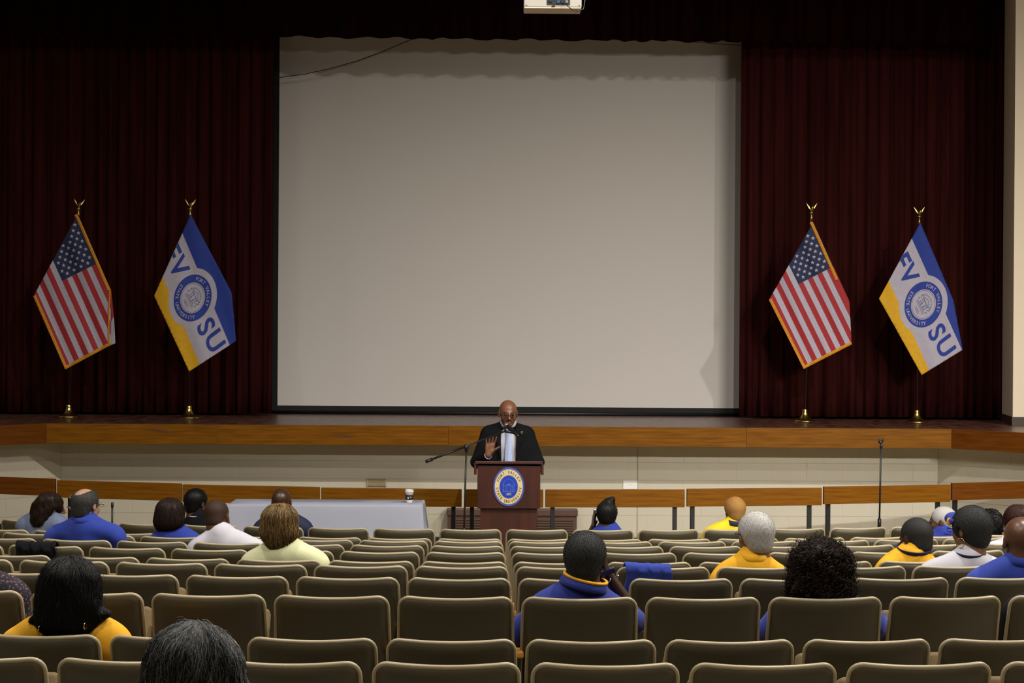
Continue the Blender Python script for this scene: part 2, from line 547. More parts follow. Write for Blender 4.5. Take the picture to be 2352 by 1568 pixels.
mb.add([(JR - 0.012, 22.188, STAGE_Z), (JR, 22.2, STAGE_Z), (JB, 23.26, STAGE_Z), (JB - 0.012, 23.26, STAGE_Z), (JR - 0.012, 22.188, STAGE_Z + 0.1), (JR, 22.2, STAGE_Z + 0.1), (JB, 23.26, STAGE_Z + 0.1), (JB - 0.012, 23.26, STAGE_Z + 0.1)], [(0, 3, 2, 1), (4, 5, 6, 7), (0, 1, 5, 4), (1, 2, 6, 5), (2, 3, 7, 6), (3, 0, 4, 7)])
tag(mb.build('baseboard_proscenium', DARK_BASE), 'dark baseboard of the wall at the right stage edge', kind='structure')
slab('wall_right', (13.4, -6.2, -0.6), (13.6, 25.4, CEIL_Z), HALL, 'tan side wall of the hall, out of view on the right')
slab('wall_left', (-13.6, -6.2, -0.6), (-13.4, 25.4, CEIL_Z), HALL, 'tan side wall of the hall, out of view on the left')
slab('wall_rear', (-13.6, -6.4, -0.6), (13.6, -6.2, CEIL_Z), HALL, 'tan rear wall of the hall behind the viewer')
slab('wall_stage_back', (-13.6, 25.2, 0), (13.6, 25.4, CEIL_Z), BACKDROP, 'black rear wall of the stage')
slab('ceiling', (-13.6, -6.4, CEIL_Z), (13.6, 25.4, CEIL_Z + 0.2), CEIL, 'pale ceiling above the hall')

# ---- curtains
def curtain(name, label, x0, x1, Y, z0, z1, m, amp=0.055, wl=0.16, seed=1, scallop=0.0, cat='curtain', zb_slope=0.0, zjit=0.0):
    r = random.Random(seed)
    xs, ph = [], []
    x = x0; p = 0.0
    nseg = int((x1 - x0) / 0.016)
    cur = wl
    amps = []
    a_cur = amp
    for i in range(nseg + 1):
        xs.append(x0 + (x1 - x0) * i / nseg)
        ph.append(p); amps.append(a_cur)
        p += 2 * PI * (x1 - x0) / nseg / cur
        if r.random() < 0.08:
            cur = wl * r.uniform(0.7, 1.6)
        a_cur += (amp * r.uniform(0.5, 1.35) - a_cur) * 0.06
    NZ = 14
    v, f = [], []
    for j in range(NZ + 1):
        t = j / NZ
        for i, xx in enumerate(xs):
            s = math.sin(ph[i])
            y = Y + amps[i] * (0.75 * s + 0.25 * math.sin(2.3 * ph[i] + 0.8)) * (0.75 + 0.4 * (1 - t))
            zb = z0 + zb_slope * (xx - x0) / (x1 - x0) + scallop * (s + 0.4 * math.sin(0.37 * ph[i]))
            zz = zb + (z1 - zb) * t
            v.append((xx, y, zz))
    nx = len(xs)
    for j in range(NZ):
        for i in range(nx - 1):
            a = j * nx + i
            f.append((a, a + 1, a + nx + 1, a + nx))
    o = mesh_obj(name, v, f, m, smooth=True)
    sm = o.modifiers.new('thickness', 'SOLIDIFY'); sm.thickness = 0.012; sm.offset = 1.0
    return tag(o, label, cat)

ZT = 7.3
cl0, cl1 = JL - 0.5, at(625, 600, 23.6).x
cr0, cr1 = at(1701, 500, 23.6).x, JR + 0.5
curtain('stage_curtain', 'dark maroon pleated stage curtain left of the projection screen', cl0, cl1, 23.62, STAGE_Z + 0.03, ZT, VELVET, seed=3)
curtain('stage_curtain', 'dark maroon pleated stage curtain right of the projection screen', cr0, cr1, 23.62, STAGE_Z + 0.03, ZT, VELVET, seed=5)
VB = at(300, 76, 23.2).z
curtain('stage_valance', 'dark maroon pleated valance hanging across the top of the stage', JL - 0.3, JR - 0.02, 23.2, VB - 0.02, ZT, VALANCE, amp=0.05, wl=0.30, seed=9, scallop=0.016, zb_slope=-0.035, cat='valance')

# ---- projection screen
SY = 24.25
s_l, s_r = at(640, 500, SY).x, at(1735, 500, SY).x
s_b, s_t = at(1170, 934, SY).z, at(1170, 20, SY).z
scr = thing('projection_screen', 'large blank white projection screen with black border above the stage', 'screen', ((s_l + s_r) / 2, SY, s_b))
W2 = (s_r - s_l) / 2; HH = s_t - s_b
MB().box((-W2, -0.004, 0), (W2, 0.004, HH)).build('screen_surface', SCREEN_W, scr)
MB().box((-W2 - 0.07, -0.006, -0.075), (-W2, 0.010, HH)).box((W2, -0.006, -0.075), (W2 + 0.07, 0.010, HH)).box((-W2, -0.006, -0.075), (W2, 0.010, 0)).build('black_border', SCREEN_B, scr)
MB().tube([(-W2 - 0.09, 0.0, -0.085), (W2 + 0.09, 0.0, -0.085)], 0.022, 12).build('weight_bar', BLACK_METAL, scr, smooth=True)
# cable hanging in front of the screen
cp = [at(600, 180, 23.64)] + [at(x, y, 24.05 - 0.3 * t) for (x, y, t) in ( (642, 178, 0), (700, 170, 0.05), (760, 157, 0.1), (820, 140, 0.2), (880, 118, 0.3), (920, 101, 0.4), (955, 86, 0.5), (990, 70, 0.5), (1020, 58, 0.5))]
tag(MB().tube(cp, 0.0055, 6).build('cable', PLASTIC_K, smooth=True), 'thin black cable drooping across the top left of the screen', 'cable')
cp = [at(x, y, 23.95) for (x, y) in ((1560, 90), (1600, 97), (1650, 101), (1700, 104), (1740, 105))] + [at(1775, 106, 23.64)]
tag(MB().tube(cp, 0.004, 6).build('cable', PLASTIC_K, smooth=True), 'faint thin cable at the top right of the screen below the valance', 'cable')
# ================================================================== flags
def flag_cloth_fn(Y, eu, amp, wl, O):
    eux, euy = eu
    def fn(px, py, lift=0.0):
        # folds run along the fly direction
        s = (px - O[0]) * euy - (py - O[1]) * eux
        t = (px - O[0]) * eux + (py - O[1]) * euy
        d = amp * (math.sin(s / wl) * 0.7 + 0.4 * math.sin(s / wl * 2.1 + t / 60.0) + 0.25 * math.sin(t / 27.0 + s / 19.0))
        return at(px, py, Y + d - lift)
    return fn

def clip_poly_mesh(poly, lines, step, classify):
    """fine grid over a convex pixel polygon, cut along lines; returns verts2d, faces, material index per face"""
    bm = bmesh.new()
    xs = [p[0] for p in poly]; ys = [p[1] for p in poly]
    nx = int((max(xs) - min(xs)) / step) + 1; ny = int((max(ys) - min(ys)) / step) + 1
    vv = [[bm.verts.new((min(xs) + (max(xs) - min(xs)) * i / nx, min(ys) + (max(ys) - min(ys)) * j / ny, 0)) for i in range(nx + 1)] for j in range(ny + 1)]
    for j in range(ny):
        for i in range(nx):
            bm.faces.new((vv[j][i], vv[j][i + 1], vv[j + 1][i + 1], vv[j + 1][i]))
    cx, cy = sum(xs) / len(xs), sum(ys) / len(ys)
    for i in range(len(poly)):
        a, b = poly[i], poly[(i + 1) % len(poly)]
        nrm = Vector((b[1] - a[1], a[0] - b[0], 0)).normalized()
        if nrm.dot(Vector((cx - a[0], cy - a[1], 0))) > 0:
            nrm = -nrm
        bmesh.ops.bisect_plane(bm, geom=bm.verts[:] + bm.edges[:] + bm.faces[:], plane_co=(a[0], a[1], 0), plane_no=nrm, clear_outer=True)
    for (p, n) in lines:
        bmesh.ops.bisect_plane(bm, geom=bm.verts[:] + bm.edges[:] + bm.faces[:], plane_co=(p[0], p[1], 0), plane_no=(n[0], n[1], 0))
    bm.verts.index_update()
    V = [(q.co.x, q.co.y) for q in bm.verts]
    Fc = [[q.index for q in p.verts] for p in bm.faces]
    Mi = [classify(*p.calc_center_median()[:2]) for p in bm.faces]
    bm.free()
    return V, Fc, Mi

def pole_parts(root, base, top):
    """brass floor base, pole, finial with a small eagle; coordinates relative to root at the base"""
    T = top - base
    MB().lathe([(0.125, 0), (0.130, 0.008), (0.128, 0.016), (0.105, 0.028), (0.075, 0.045), (0.050, 0.068), (0.036, 0.095), (0.030, 0.125), (0.031, 0.150), (0.024, 0.156), (0.0, 0.157)], 32).build('base', BRASS, root, smooth=True)
    d = T.normalized()
    MB().tube([Vector((0, 0, 0.10)), d * (T.length - 0.21)], 0.0125, 12).build('pole', POLE_WOOD, root, smooth=True)
    fin = MB()
    z0 = T.length - 0.22
    M = Matrix.Translation(d * z0) @ Vector((0, 0, 1)).rotation_difference(d).to_matrix().to_4x4()
    fin.lathe([(0.016, 0), (0.017, 0.06), (0.012, 0.065), (0.012, 0.085), (0.020, 0.09), (0.024, 0.10), (0.020, 0.115), (0.010, 0.12), (0.0, 0.121)], 14, M)
    fo = fin.build('finial', BRASS, root, smooth=True)
    eg = MB()
    eg.tube([M @ Vector(p) for p in ((0.0, 0, 0.112), (0.004, 0, 0.135), (0.010, -0.004, 0.158), (0.018, -0.010, 0.175), (0.026, -0.02, 0.178))], [0.010, 0.017, 0.016, 0.010, 0.004], 8)
    for s in (-1, 1):
        w = [M @ Vector((s * a, b, c)) for (a, b, c) in ((0.008, 0, 0.150), (0.03, 0.01, 0.178), (0.058, 0.015, 0.214), (0.066, 0.015, 0.220), (0.052, 0.012, 0.186), (0.036, 0.008, 0.160), (0.014, 0.002, 0.138))]
        w2 = [p + Vector((0, 0.006, 0)) for p in w]
        n = len(w)
        eg.add(w + w2, [tuple(range(n)), tuple(range(2 * n - 1, n - 1, -1))] + [(i, n + i, n + (i + 1) % n, (i + 1) % n) for i in range(n)])
    eg.build('eagle', BRASS, fo)

POLE_WOOD = mat('pole_dark', s2l((48, 34, 24)), 0.35, var=0.2, scale=(20, 20, 2))

def strip_mesh(fn, pts, w, lift):
    """ribbon of width w (px) along a pixel polyline, with a combed fringe edge; w>0 lies left of travel"""
    V, Fc = [], []
    P = []
    for i in range(len(pts) - 1):
        a, b = Vector(pts[i]), Vector(pts[i + 1])
        n = max(2, int((b - a).length / 2.2))
        for k in range(n):
            P.append(a.lerp(b, k / n))
    P.append(Vector(pts[-1]))
    for i, p in enumerate(P):
        d = (P[min(i + 1, len(P) - 1)] - P[max(i - 1, 0)]).normalized()
        nn = Vector((d.y, -d.x))
        q = p + nn * w * (0.86 + 0.28 * (i % 2))
        m = p + nn * w * 0.5
        for k, u in enumerate((p, m, q)):
            V.append(fn(u.x, u.y, lift + (0.006 if k == 1 else 0)))
    for i in range(len(P) - 1):
        for k in range(2):
            a = i * 3 + k
            Fc.append((a, a + 1, a + 4, a + 3))
    return V, Fc

def us_flag(label, top, base_px, Y, sil, corner, eu, ev, stripe, fringe_top, fringe_low, fold=None):
    """sil: visible outline; corner: bottom fly corner in pixels; stripe: stripe width in pixels along ev"""
    base = at(base_px[0], base_px[1], Y); base.z = STAGE_Z + 0.001
    root = thing('national_flag', label, 'flag', base, 0, 'stars and stripes flags on the stage')
    tp = at(top[0], top[1], Y)
    pole_parts(root, base, tp)
    fn0 = flag_cloth_fn(Y - 0.06, eu, 0.020, 13.0, corner)
    fn = lambda x, y, l=0.0: fn0(x, y, l) - base
    det = eu[0] * ev[1] - eu[1] * ev[0]
    def uv(px, py):
        dx, dy = px - corner[0], py - corner[1]
        return ((dx * ev[1] - dy * ev[0]) / det, (eu[0] * dy - eu[1] * dx) / det)
    nrm = (eu[1], -eu[0])
    lines = [((corner[0] + ev[0] * stripe * k, corner[1] + ev[1] * stripe * k), nrm) for k in range(1, 14)]
    cu = -182.0 * stripe / 12.6
    cpt = (corner[0] + eu[0] * cu, corner[1] + eu[1] * cu)
    lines.append((cpt, (ev[1], -ev[0])))
    def cls(x, y):
        u, v_ = uv(x, y)
        k = min(int(math.floor(v_ / stripe)), 12)
        if u < cu and k >= 6:
            return 2
        return 0 if k % 2 == 0 else 1
    V, Fc, Mi = clip_poly_mesh(sil, lines, 5.0, cls)
    cl = mesh_obj('cloth', [fn(x, y) for x, y in V], Fc, [FLAG_RED, FLAG_WHITE, FLAG_NAVY], root, smooth=True)
    cl.data.polygons.foreach_set('material_index', Mi)
    sm = cl.modifiers.new('t', 'SOLIDIFY'); sm.thickness = 0.003; sm.offset = 0
    # stars
    mb = MB()
    xs = [p[0] for p in sil]
    def inside(x, y):
        c = True
        for i in range(len(sil)):
            a, b = sil[i], sil[(i + 1) % len(sil)]
            if (b[0] - a[0]) * (y - a[1]) - (b[1] - a[1]) * (x - a[0]) < 2.5 * math.hypot(b[0] - a[0], b[1] - a[1]):
                c = False
        return c
    for r in range(1, 10):
        for c in range(0, 12):
            if (r + c) % 2:
                continue
            vv = (6 + 0.7 * r) * stripe
            uu = cu - (c + 1.0) * 10.2 * stripe / 12.6
            x = corner[0] + eu[0] * uu + ev[0] * vv
            y = corner[1] + eu[1] * uu + ev[1] * vv
            if not inside(x, y):
                continue
            pts = []
            for k in range(10):
                rr = 4.9 if k % 2 == 0 else 2.0
                a = -PI / 2 + PI * k / 5
                pts.append(fn(x + rr * math.cos(a), y + rr * math.sin(a), 0.0045))
            c0 = fn(x, y, 0.0045)
            mb.add(pts + [c0], [(k, (k + 1) % 10, 10) for k in range(10)])
    mb.build('star_print', FLAG_WHITE, cl)
    for q_, pts in enumerate((fringe_top, fringe_low) + ((fold[3],) if fold else ())):
        V, Fc = strip_mesh(fn, pts, 3.2 if q_ == 2 else 6.4, 0.010)
        fo = mesh_obj('fringe', V, Fc, GOLD_FRINGE, cl)
        sm = fo.modifiers.new('t', 'SOLIDIFY'); sm.thickness = 0.006; sm.offset = 0
    if fold:
        V, Fc, Mi = clip_poly_mesh(fold[0], [(fold[1], fold[2])], 5.0, lambda x, y: 0 if (x - fold[1][0]) * fold[2][0] + (y - fold[1][1]) * fold[2][1] < 0 else 1)
        fo = mesh_obj('folded_edge', [fn(x, y, -0.03) for x, y in V], Fc, [FLAG_RED, FLAG_WHITE], cl, smooth=True)
        fo.data.polygons.foreach_set('material_index', Mi)
        sm = fo.modifiers.new('t', 'SOLIDIFY'); sm.thickness = 0.003; sm.offset = 0
    # sleeve gathered on the pole behind the cloth
    d = (tp - base).normalized(); L = (tp - base).length
    bk = Vector((0, 0.035, 0))
    MB().tube([d * (L - 0.24) + bk * 0.2, d * (L - 0.6) + bk, d * (L - 1.0) + bk, d * (L - 1.5) + bk], [0.016, 0.035, 0.04, 0.03], 10).build('hoist_sleeve', FLAG_NAVY, cl, smooth=True)
    return root

us_flag('stars and stripes flag with fringe, leftmost flag on the stage', (182, 457), (158, 955), 22.75,
        [(178, 492), (254, 664), (254.5, 790), (150, 846), (77, 680)], (150, 845), (0.410, 0.912), (0.893, -0.45), 12.6,
        [(253.5, 665), (182, 500), (176.5, 491)], [(76.5, 680), (150, 848), (256, 791)],
        ([(250, 662), (256, 668), (262, 735), (265, 788), (252, 794), (248, 700)], (257, 735), (0.9, 0.42), [(251.5, 790), (251, 725), (254.5, 664)]))
us_flag('stars and stripes flag with fringe between the screen and blue lettered flag', (1865, 466), (1849, 968), 22.75,
        [(1868, 510), (1925, 638), (1951, 692), (1956, 789), (1846, 846), (1766, 690)][0:1] + [(1951, 692), (1956, 787), (1846, 845), (1766, 689)], (1846, 844), (0.440, 0.898), (0.891, -0.453), 12.2,
        [(1925, 641), (1869.5, 516), (1865.5, 508)], [(1766, 688), (1846, 847), (1957, 790)])

def school_flag(label, top, base_px, Y, sil, ctr, eu, ev, wb, wy, letters, sc):
    base = at(base_px[0], base_px[1], Y); base.z = STAGE_Z + 0.001
    root = thing('school_flag', label, 'flag', base, 0, 'blue white and gold school flags on the stage')
    tp = at(top[0], top[1], Y)
    pole_parts(root, base, tp)
    fn0 = flag_cloth_fn(Y - 0.06, eu, 0.016, 17.0, ctr)
    fn = lambda x, y, l=0.0: fn0(x, y, l) - base
    nrm = (eu[1], -eu[0])
    # wb, wy: points on the blue/white and white/gold boundaries
    lines = [(wb, nrm), (wy, nrm)]
    def cls(x, y):
        if (x - wb[0]) * nrm[0] + (y - wb[1]) * nrm[1] > 0: return 0
        if (x - wy[0]) * nrm[0] + (y - wy[1]) * nrm[1] < 0: return 2
        return 1
    V, Fc, Mi = clip_poly_mesh(sil, lines, 5.0, cls)
    cl = mesh_obj('cloth', [fn(x, y) for x, y in V], Fc, [FLAG_BLUE, FLAG_WHITE, FLAG_GOLD], root, smooth=True)
    cl.data.polygons.foreach_set('material_index', Mi)
    sm = cl.modifiers.new('t', 'SOLIDIFY'); sm.thickness = 0.003; sm.offset = 0
    # ellipse frame: ax = letters' right, ay = letters' up
    def P(a, b):
        return (ctr[0] + eu[0] * a + ev[0] * b, ctr[1] + eu[1] * a + ev[1] * b)
    def disc(r0, r1, lift, m, name, parent, n=48, rad=4):
        vv, ff = [], []
        for i in range(rad + 1):
            r = r0 + (r1 - r0) * i / rad
            for k in range(n):
                a = 2 * PI * k / n
                vv.append(fn(*P(r * math.cos(a), r * math.sin(a)), lift))
        for i in range(rad):
            for k in range(n):
                k2 = (k + 1) % n
                ff.append((i * n + k, (i + 1) * n + k, (i + 1) * n + k2, i * n + k2))
        return mesh_obj(name, vv, ff, m, parent, smooth=True)
    disc(0.01, 64 * sc, 0.003, FLAG_WHITE, 'emblem_ground', cl)
    disc(0.01, 50 * sc, 0.005, FLAG_BLUE, 'emblem_ring', cl)
    disc(0.01, 33 * sc, 0.007, FLAG_WHITE, 'emblem_centre', cl)
    disc(30.2 * sc, 31.0 * sc, 0.009, FLAG_BLUE, 'emblem_line', cl, rad=1)
    def put(V2, F2, name, m, lift):
        mesh_obj(name, [fn(*P(a, b), lift) for a, b in V2], F2, m, cl)
    V1, F1 = ring_text('FORT VALLEY', 11.0 * sc, 41.5 * sc, 41.5 * sc, 88, 10.2)
    V2, F2 = ring_text('STATE UNIVERSITY', 11.0 * sc, 41.5 * sc, 41.5 * sc, 268, 9.2, inward=True)
    put(V1 + V2, F1 + [tuple(i + len(V1) for i in g) for g in F2], 'emblem_lettering', FLAG_WHITE, 0.007)
    # building sketch: steps, two columns, arch and trees
    sk = MB()
    def bar(x0, y0, x1, y1, w):
        d = Vector((x1 - x0, y1 - y0)).normalized(); q = Vector((-d.y, d.x)) * w / 2
        sk.add([fn(*P((a.x) * sc, (a.y) * sc), 0.009) for a in (Vector((x0, y0)) + q, Vector((x1, y1)) + q, Vector((x1, y1)) - q, Vector((x0, y0)) - q)], [(0, 1, 2, 3)])
    for y in (-12, -9.5, -7):
        bar(-18, y, 18, y, 1.0)
    for x in (-10, -5, 5, 10):
        bar(x, -7, x, 6, 2.0)
    bar(-14, 7, 14, 7, 2.2); bar(-14, 9, 0, 15, 1.6); bar(0, 15, 14, 9, 1.6); bar(-3, -7, -3, 1, 1.2); bar(3, -7, 3, 1, 1.2)
    for k in range(16):
        a = math.radians(20 + 140 * k / 15)
        bar(19 * math.cos(a), 19 * math.sin(a), 23 * math.cos(a), 23 * math.sin(a), 1.4)
    for s in (-1, 1):
        for k in range(7):
            bar(s * (17 + 2.2 * math.sin(k * 2.1)), -4 + 2.4 * k, s * (20 + 2 * math.cos(k * 1.7)), -2.6 + 2.4 * k, 1.8)
    sk.build('emblem_drawing', mat('flag_sketch', s2l((112, 118, 150)), 0.8, var=0.2), cl)
    V1, F1 = text_2d('1895', 10 * sc, 0.0)
    put([(a, b - 23.5 * sc) for a, b in V1], F1, 'emblem_date', mat('flag_sketch', (0, 0, 0, 1)), 0.009)
    for (ch, a, b, size) in letters:
        V1, F1 = refine(*text_2d(ch, size, 0.022), 5.0)
        # clip letters that run past the outline by pulling vertices inside
        vv = []
        for (x, y) in V1:
            q = P(a + x, b + y)
            for i in range(len(sil)):
                s0, s1 = sil[i], sil[(i + 1) % len(sil)]
                L = math.hypot(s1[0] - s0[0], s1[1] - s0[1])
                dd = ((s1[0] - s0[0]) * (q[1] - s0[1]) - (s1[1] - s0[1]) * (q[0] - s0[0])) / L
                if dd < 0.5:
                    nx, ny = -(s1[1] - s0[1]) / L, (s1[0] - s0[0]) / L
                    q = (q[0] + nx * (0.5 - dd), q[1] + ny * (0.5 - dd))
            vv.append(fn(q[0], q[1], 0.0055))
        mesh_obj('letter', vv, F1, FLAG_BLUE, cl)
    # white hem at the fly end
    V, Fc = strip_mesh(fn, [sil[3 if len(sil) == 5 else 2], sil[2 if len(sil) == 5 else 1]], 1.6, 0.004)
    d = (tp - base).normalized(); L = (tp - base).length
    bk = Vector((0, 0.035, 0))
    MB().tube([d * (L - 0.24) + bk * 0.2, d * (L - 0.5) + bk, d * (L - 0.9) + bk, d * (L - 1.5) + bk], [0.012, 0.035, 0.04, 0.03], 10).build('hoist_sleeve', FLAG_BLUE, cl, smooth=True)
    return root

eu, ev = (0.39, 0.92), (0.80, -0.60)
school_flag('blue, white and gold school flag with round seal, left of the screen', (437, 457), (434, 958), 22.7,
            [(438, 492), (532, 672), (542, 783), (434.5, 853), (354, 679)], (442.5, 684), eu, ev, (437, 578), (380, 650),
            [('V', -78, -22, 62), ('F', -116, -24, 62), ('S', 73, -18, 62), ('U', 113, -12, 62)], 0.98)
school_flag('blue, white and gold school flag with round seal, rightmost flag', (2112, 475), (2106, 972), 22.7,
            [(2114, 511), (2190, 690), (2211, 803), (2117, 861), (2019, 685.5)], (2121, 699), (0.41, 0.91), (0.80, -0.60), (2116, 596), (2052, 668),
            [('V', -77, -22, 60), ('F', -112, -24, 60), ('S', 71, -18, 60), ('U', 110, -13, 60)], 0.97)

# ================================================================== lectern
LY = 17.9
lx = at(1168.5, 1100, LY).x
def zpx(py, Y=LY, px=1168):
    return at(px, py, Y).z - FLOOR_Z
k = LY / F_PX
lec = thing('lectern', 'dark mahogany lectern with an oval blue and gold seal on its front', 'lectern', (lx, LY, FLOOR_Z))
zt, zm = zpx(1062), zpx(1167)
MB().bbox((-65 * k, 0.02, 0.03), (65 * k, 0.36, zm + 0.02), 0.004).build('pedestal', MAHOGANY, lec)
MB().bbox((-72 * k, 0.07, 0), (72 * k, 0.40, 0.06), 0.006).build('plinth', MAHOGANY, lec)
MB().bbox((-72 * k, -0.02, zm), (72.5 * k, 0.40, zt - 0.03), 0.004).build('upper_box', MAHOGANY, lec)
mt = Matrix.Translation((0, 0.19, zt - 0.02)) @ Matrix.Rotation(math.radians(-5), 4, 'X')
MB().bbox((-77.5 * k, -0.24, -0.012), (77.5 * k, 0.25, 0.016), 0.006, mt).build('top_board', MAHOGANY, lec)
for s in (-1, 1):
    MB().bbox((s * 77 * k - 0.012, -0.03, zt - 0.115), (s * 77 * k + 0.012, 0.28, zt - 0.02), 0.004).build('side_flange', MAHOGANY, lec)
# seal
sx, sz = 0.0, zpx(1117) 
A, B = 35.5 * k, 44.5 * k
def oval(r, y0, y1, m, name, parent, inner=0.0):
    n = 56
    mb = MB()
    vv = []
    for y in (y0, y1):
        for q in range(n):
            a = 2 * PI * q / n
            vv.append((sx + A * r * math.cos(a), y, sz + B * r * math.sin(a)))
    mb.add(vv, [tuple(range(n)), tuple(range(2 * n - 1, n - 1, -1))] + [(i, n + i, n + (i + 1) % n, (i + 1) % n) for i in range(n)])
    return mb.build(name, m, parent)
seal = oval(1.0, -0.030, -0.018, SEAL_RIM, 'seal', lec)
oval(0.90, -0.033, -0.02, SEAL_CREAM, 'seal_ring', seal)
oval(0.60, -0.036, -0.02, SEAL_RIM, 'seal_inner_rim', seal)
oval(0.56, -0.039, -0.02, SEAL_BLUE, 'seal_centre', seal)
V1, F1 = ring_text('FORT VALLEY', 0.225, 0.755, 0.755, 90, 13.0, bold=0.012)
V2, F2 = ring_text('STATE UNIVERSITY', 0.225, 0.755, 0.755, 270, 11.2, inward=True, bold=0.012)
mesh_obj('seal_lettering', [(sx + A * a, -0.0345, sz + B * b) for a, b in V1 + V2], F1 + [tuple(i + len(V1) for i in g) for g in F2], SEAL_INK, seal)
V1, F1 = text_2d('1895', 0.17, 0.01)
mesh_obj('seal_date', [(sx + A * a, -0.0405, sz + B * (b - 0.43)) for a, b in V1], F1, SEAL_CREAM, seal)
sk = MB()
def sbar(x0, y0, x1, y1, w):
    d = Vector((x1 - x0, y1 - y0)).normalized(); q = Vector((-d.y, d.x)) * w / 2
    sk.add([(sx + A * a.x, -0.0405, sz + B * a.y) for a in (Vector((x0, y0)) + q, Vector((x1, y1)) + q, Vector((x1, y1)) - q, Vector((x0, y0)) - q)], [(0, 1, 2, 3)])
for y in (-0.26, -0.22): sbar(-0.4, y, 0.4, y, 0.014)
for x in (-0.22, -0.12, 0.12, 0.22): sbar(x, -0.22, x, 0.05, 0.02)
sbar(-0.27, 0.07, 0.27, 0.07, 0.02); sbar(-0.1, 0.13, 0.1, 0.13, 0.05)
for q in range(14):
    a = math.radians(10 + 160 * q / 13)
    sbar(0.33 * math.cos(a), 0.05 + 0.33 * math.sin(a), 0.41 * math.cos(a), 0.05 + 0.38 * math.sin(a), 0.02)
for s in (-1, 1):
    for q in range(6):
        sbar(s * 0.30, -0.2 + 0.06 * q, s * (0.38 + 0.03 * math.sin(q * 2)), -0.17 + 0.06 * q, 0.02)
sk.build('seal_drawing', SEAL_LINE, seal)

# ================================================================== rail panels on black posts
RY = 19.1
RAIL_R = 16.0
RAILC = Vector((XC, RY + RAIL_R, 0))
def rail_pt(px, py):
    """point of the curved rail line seen at pixel px"""
    Y = RY
    for _ in range(6):
        p = at(px, py, Y)
        R = RAIL_R
        Y = RAILC.y - math.sqrt(max(R * R - (p.x - RAILC.x) ** 2, 0))
    p = at(px, py, Y)
    return Vector((p.x, p.y, 0))
rz1, rz0 = at(1400, 1125.5, RY).z, at(1400, 1166.5, RY).z
panel_specs = [(-150, 125, 'redder wooden rail panel on black posts, cut by the left frame edge', OAK_RED, (0.12, 0.92)),
               (130, 415, 'wooden rail panel on black posts behind the person with grey denim', OAK, (0.09, 0.92)),
               (418.5, 733, 'wooden rail panel on black posts behind the left end of the table', OAK, (0.09, 0.93)),
               (737, 1060, 'wooden rail panel on black posts behind the paper cup', OAK, (0.08, 0.94)),
               (1066, 1248, 'short wooden rail panel on black posts behind the lectern', OAK, (0.10, 0.90)),
               (1253, 1573, 'wooden rail panel on black posts directly right of the lectern', OAK, (0.055, 0.935)),
               (1578.5, 1888, 'wooden rail panel on black posts, second right of the lectern', OAK, (0.05, 0.92)),
               (1893, 2183, 'wooden rail panel on black posts behind the straight microphone stand', OAK, (0.05, 0.92)),
               (2187.5, 2460, 'redder wooden rail panel on black posts, cut by the right frame edge', OAK_RED, (0.05, 0.92))]
for (x0, x1, lab, m, posts) in panel_specs:
    p0, p1 = rail_pt(x0, 1140), rail_pt(x1, 1140)
    d = p1 - p0; L = d.length
    rise = 0.030 * (((p0 + p1) / 2).x / 5.2) ** 2
    r = thing('rail_panel', lab, 'rail', (p0.x, p0.y, FLOOR_Z + rise), math.atan2(d.y, d.x), 'wooden rail panels in front of the stage')
    z0, z1 = rz0 - FLOOR_Z, rz1 - FLOOR_Z
    MB().bbox((0, 0, z0), (L, 0.038, z1), 0.004).build('panel', m, r)
    for t in posts:
        MB().bbox((L * t - 0.021, 0.045, 0), (L * t + 0.021, 0.085, z1 - 0.03), 0.003).build('post', BLACK_METAL, r)

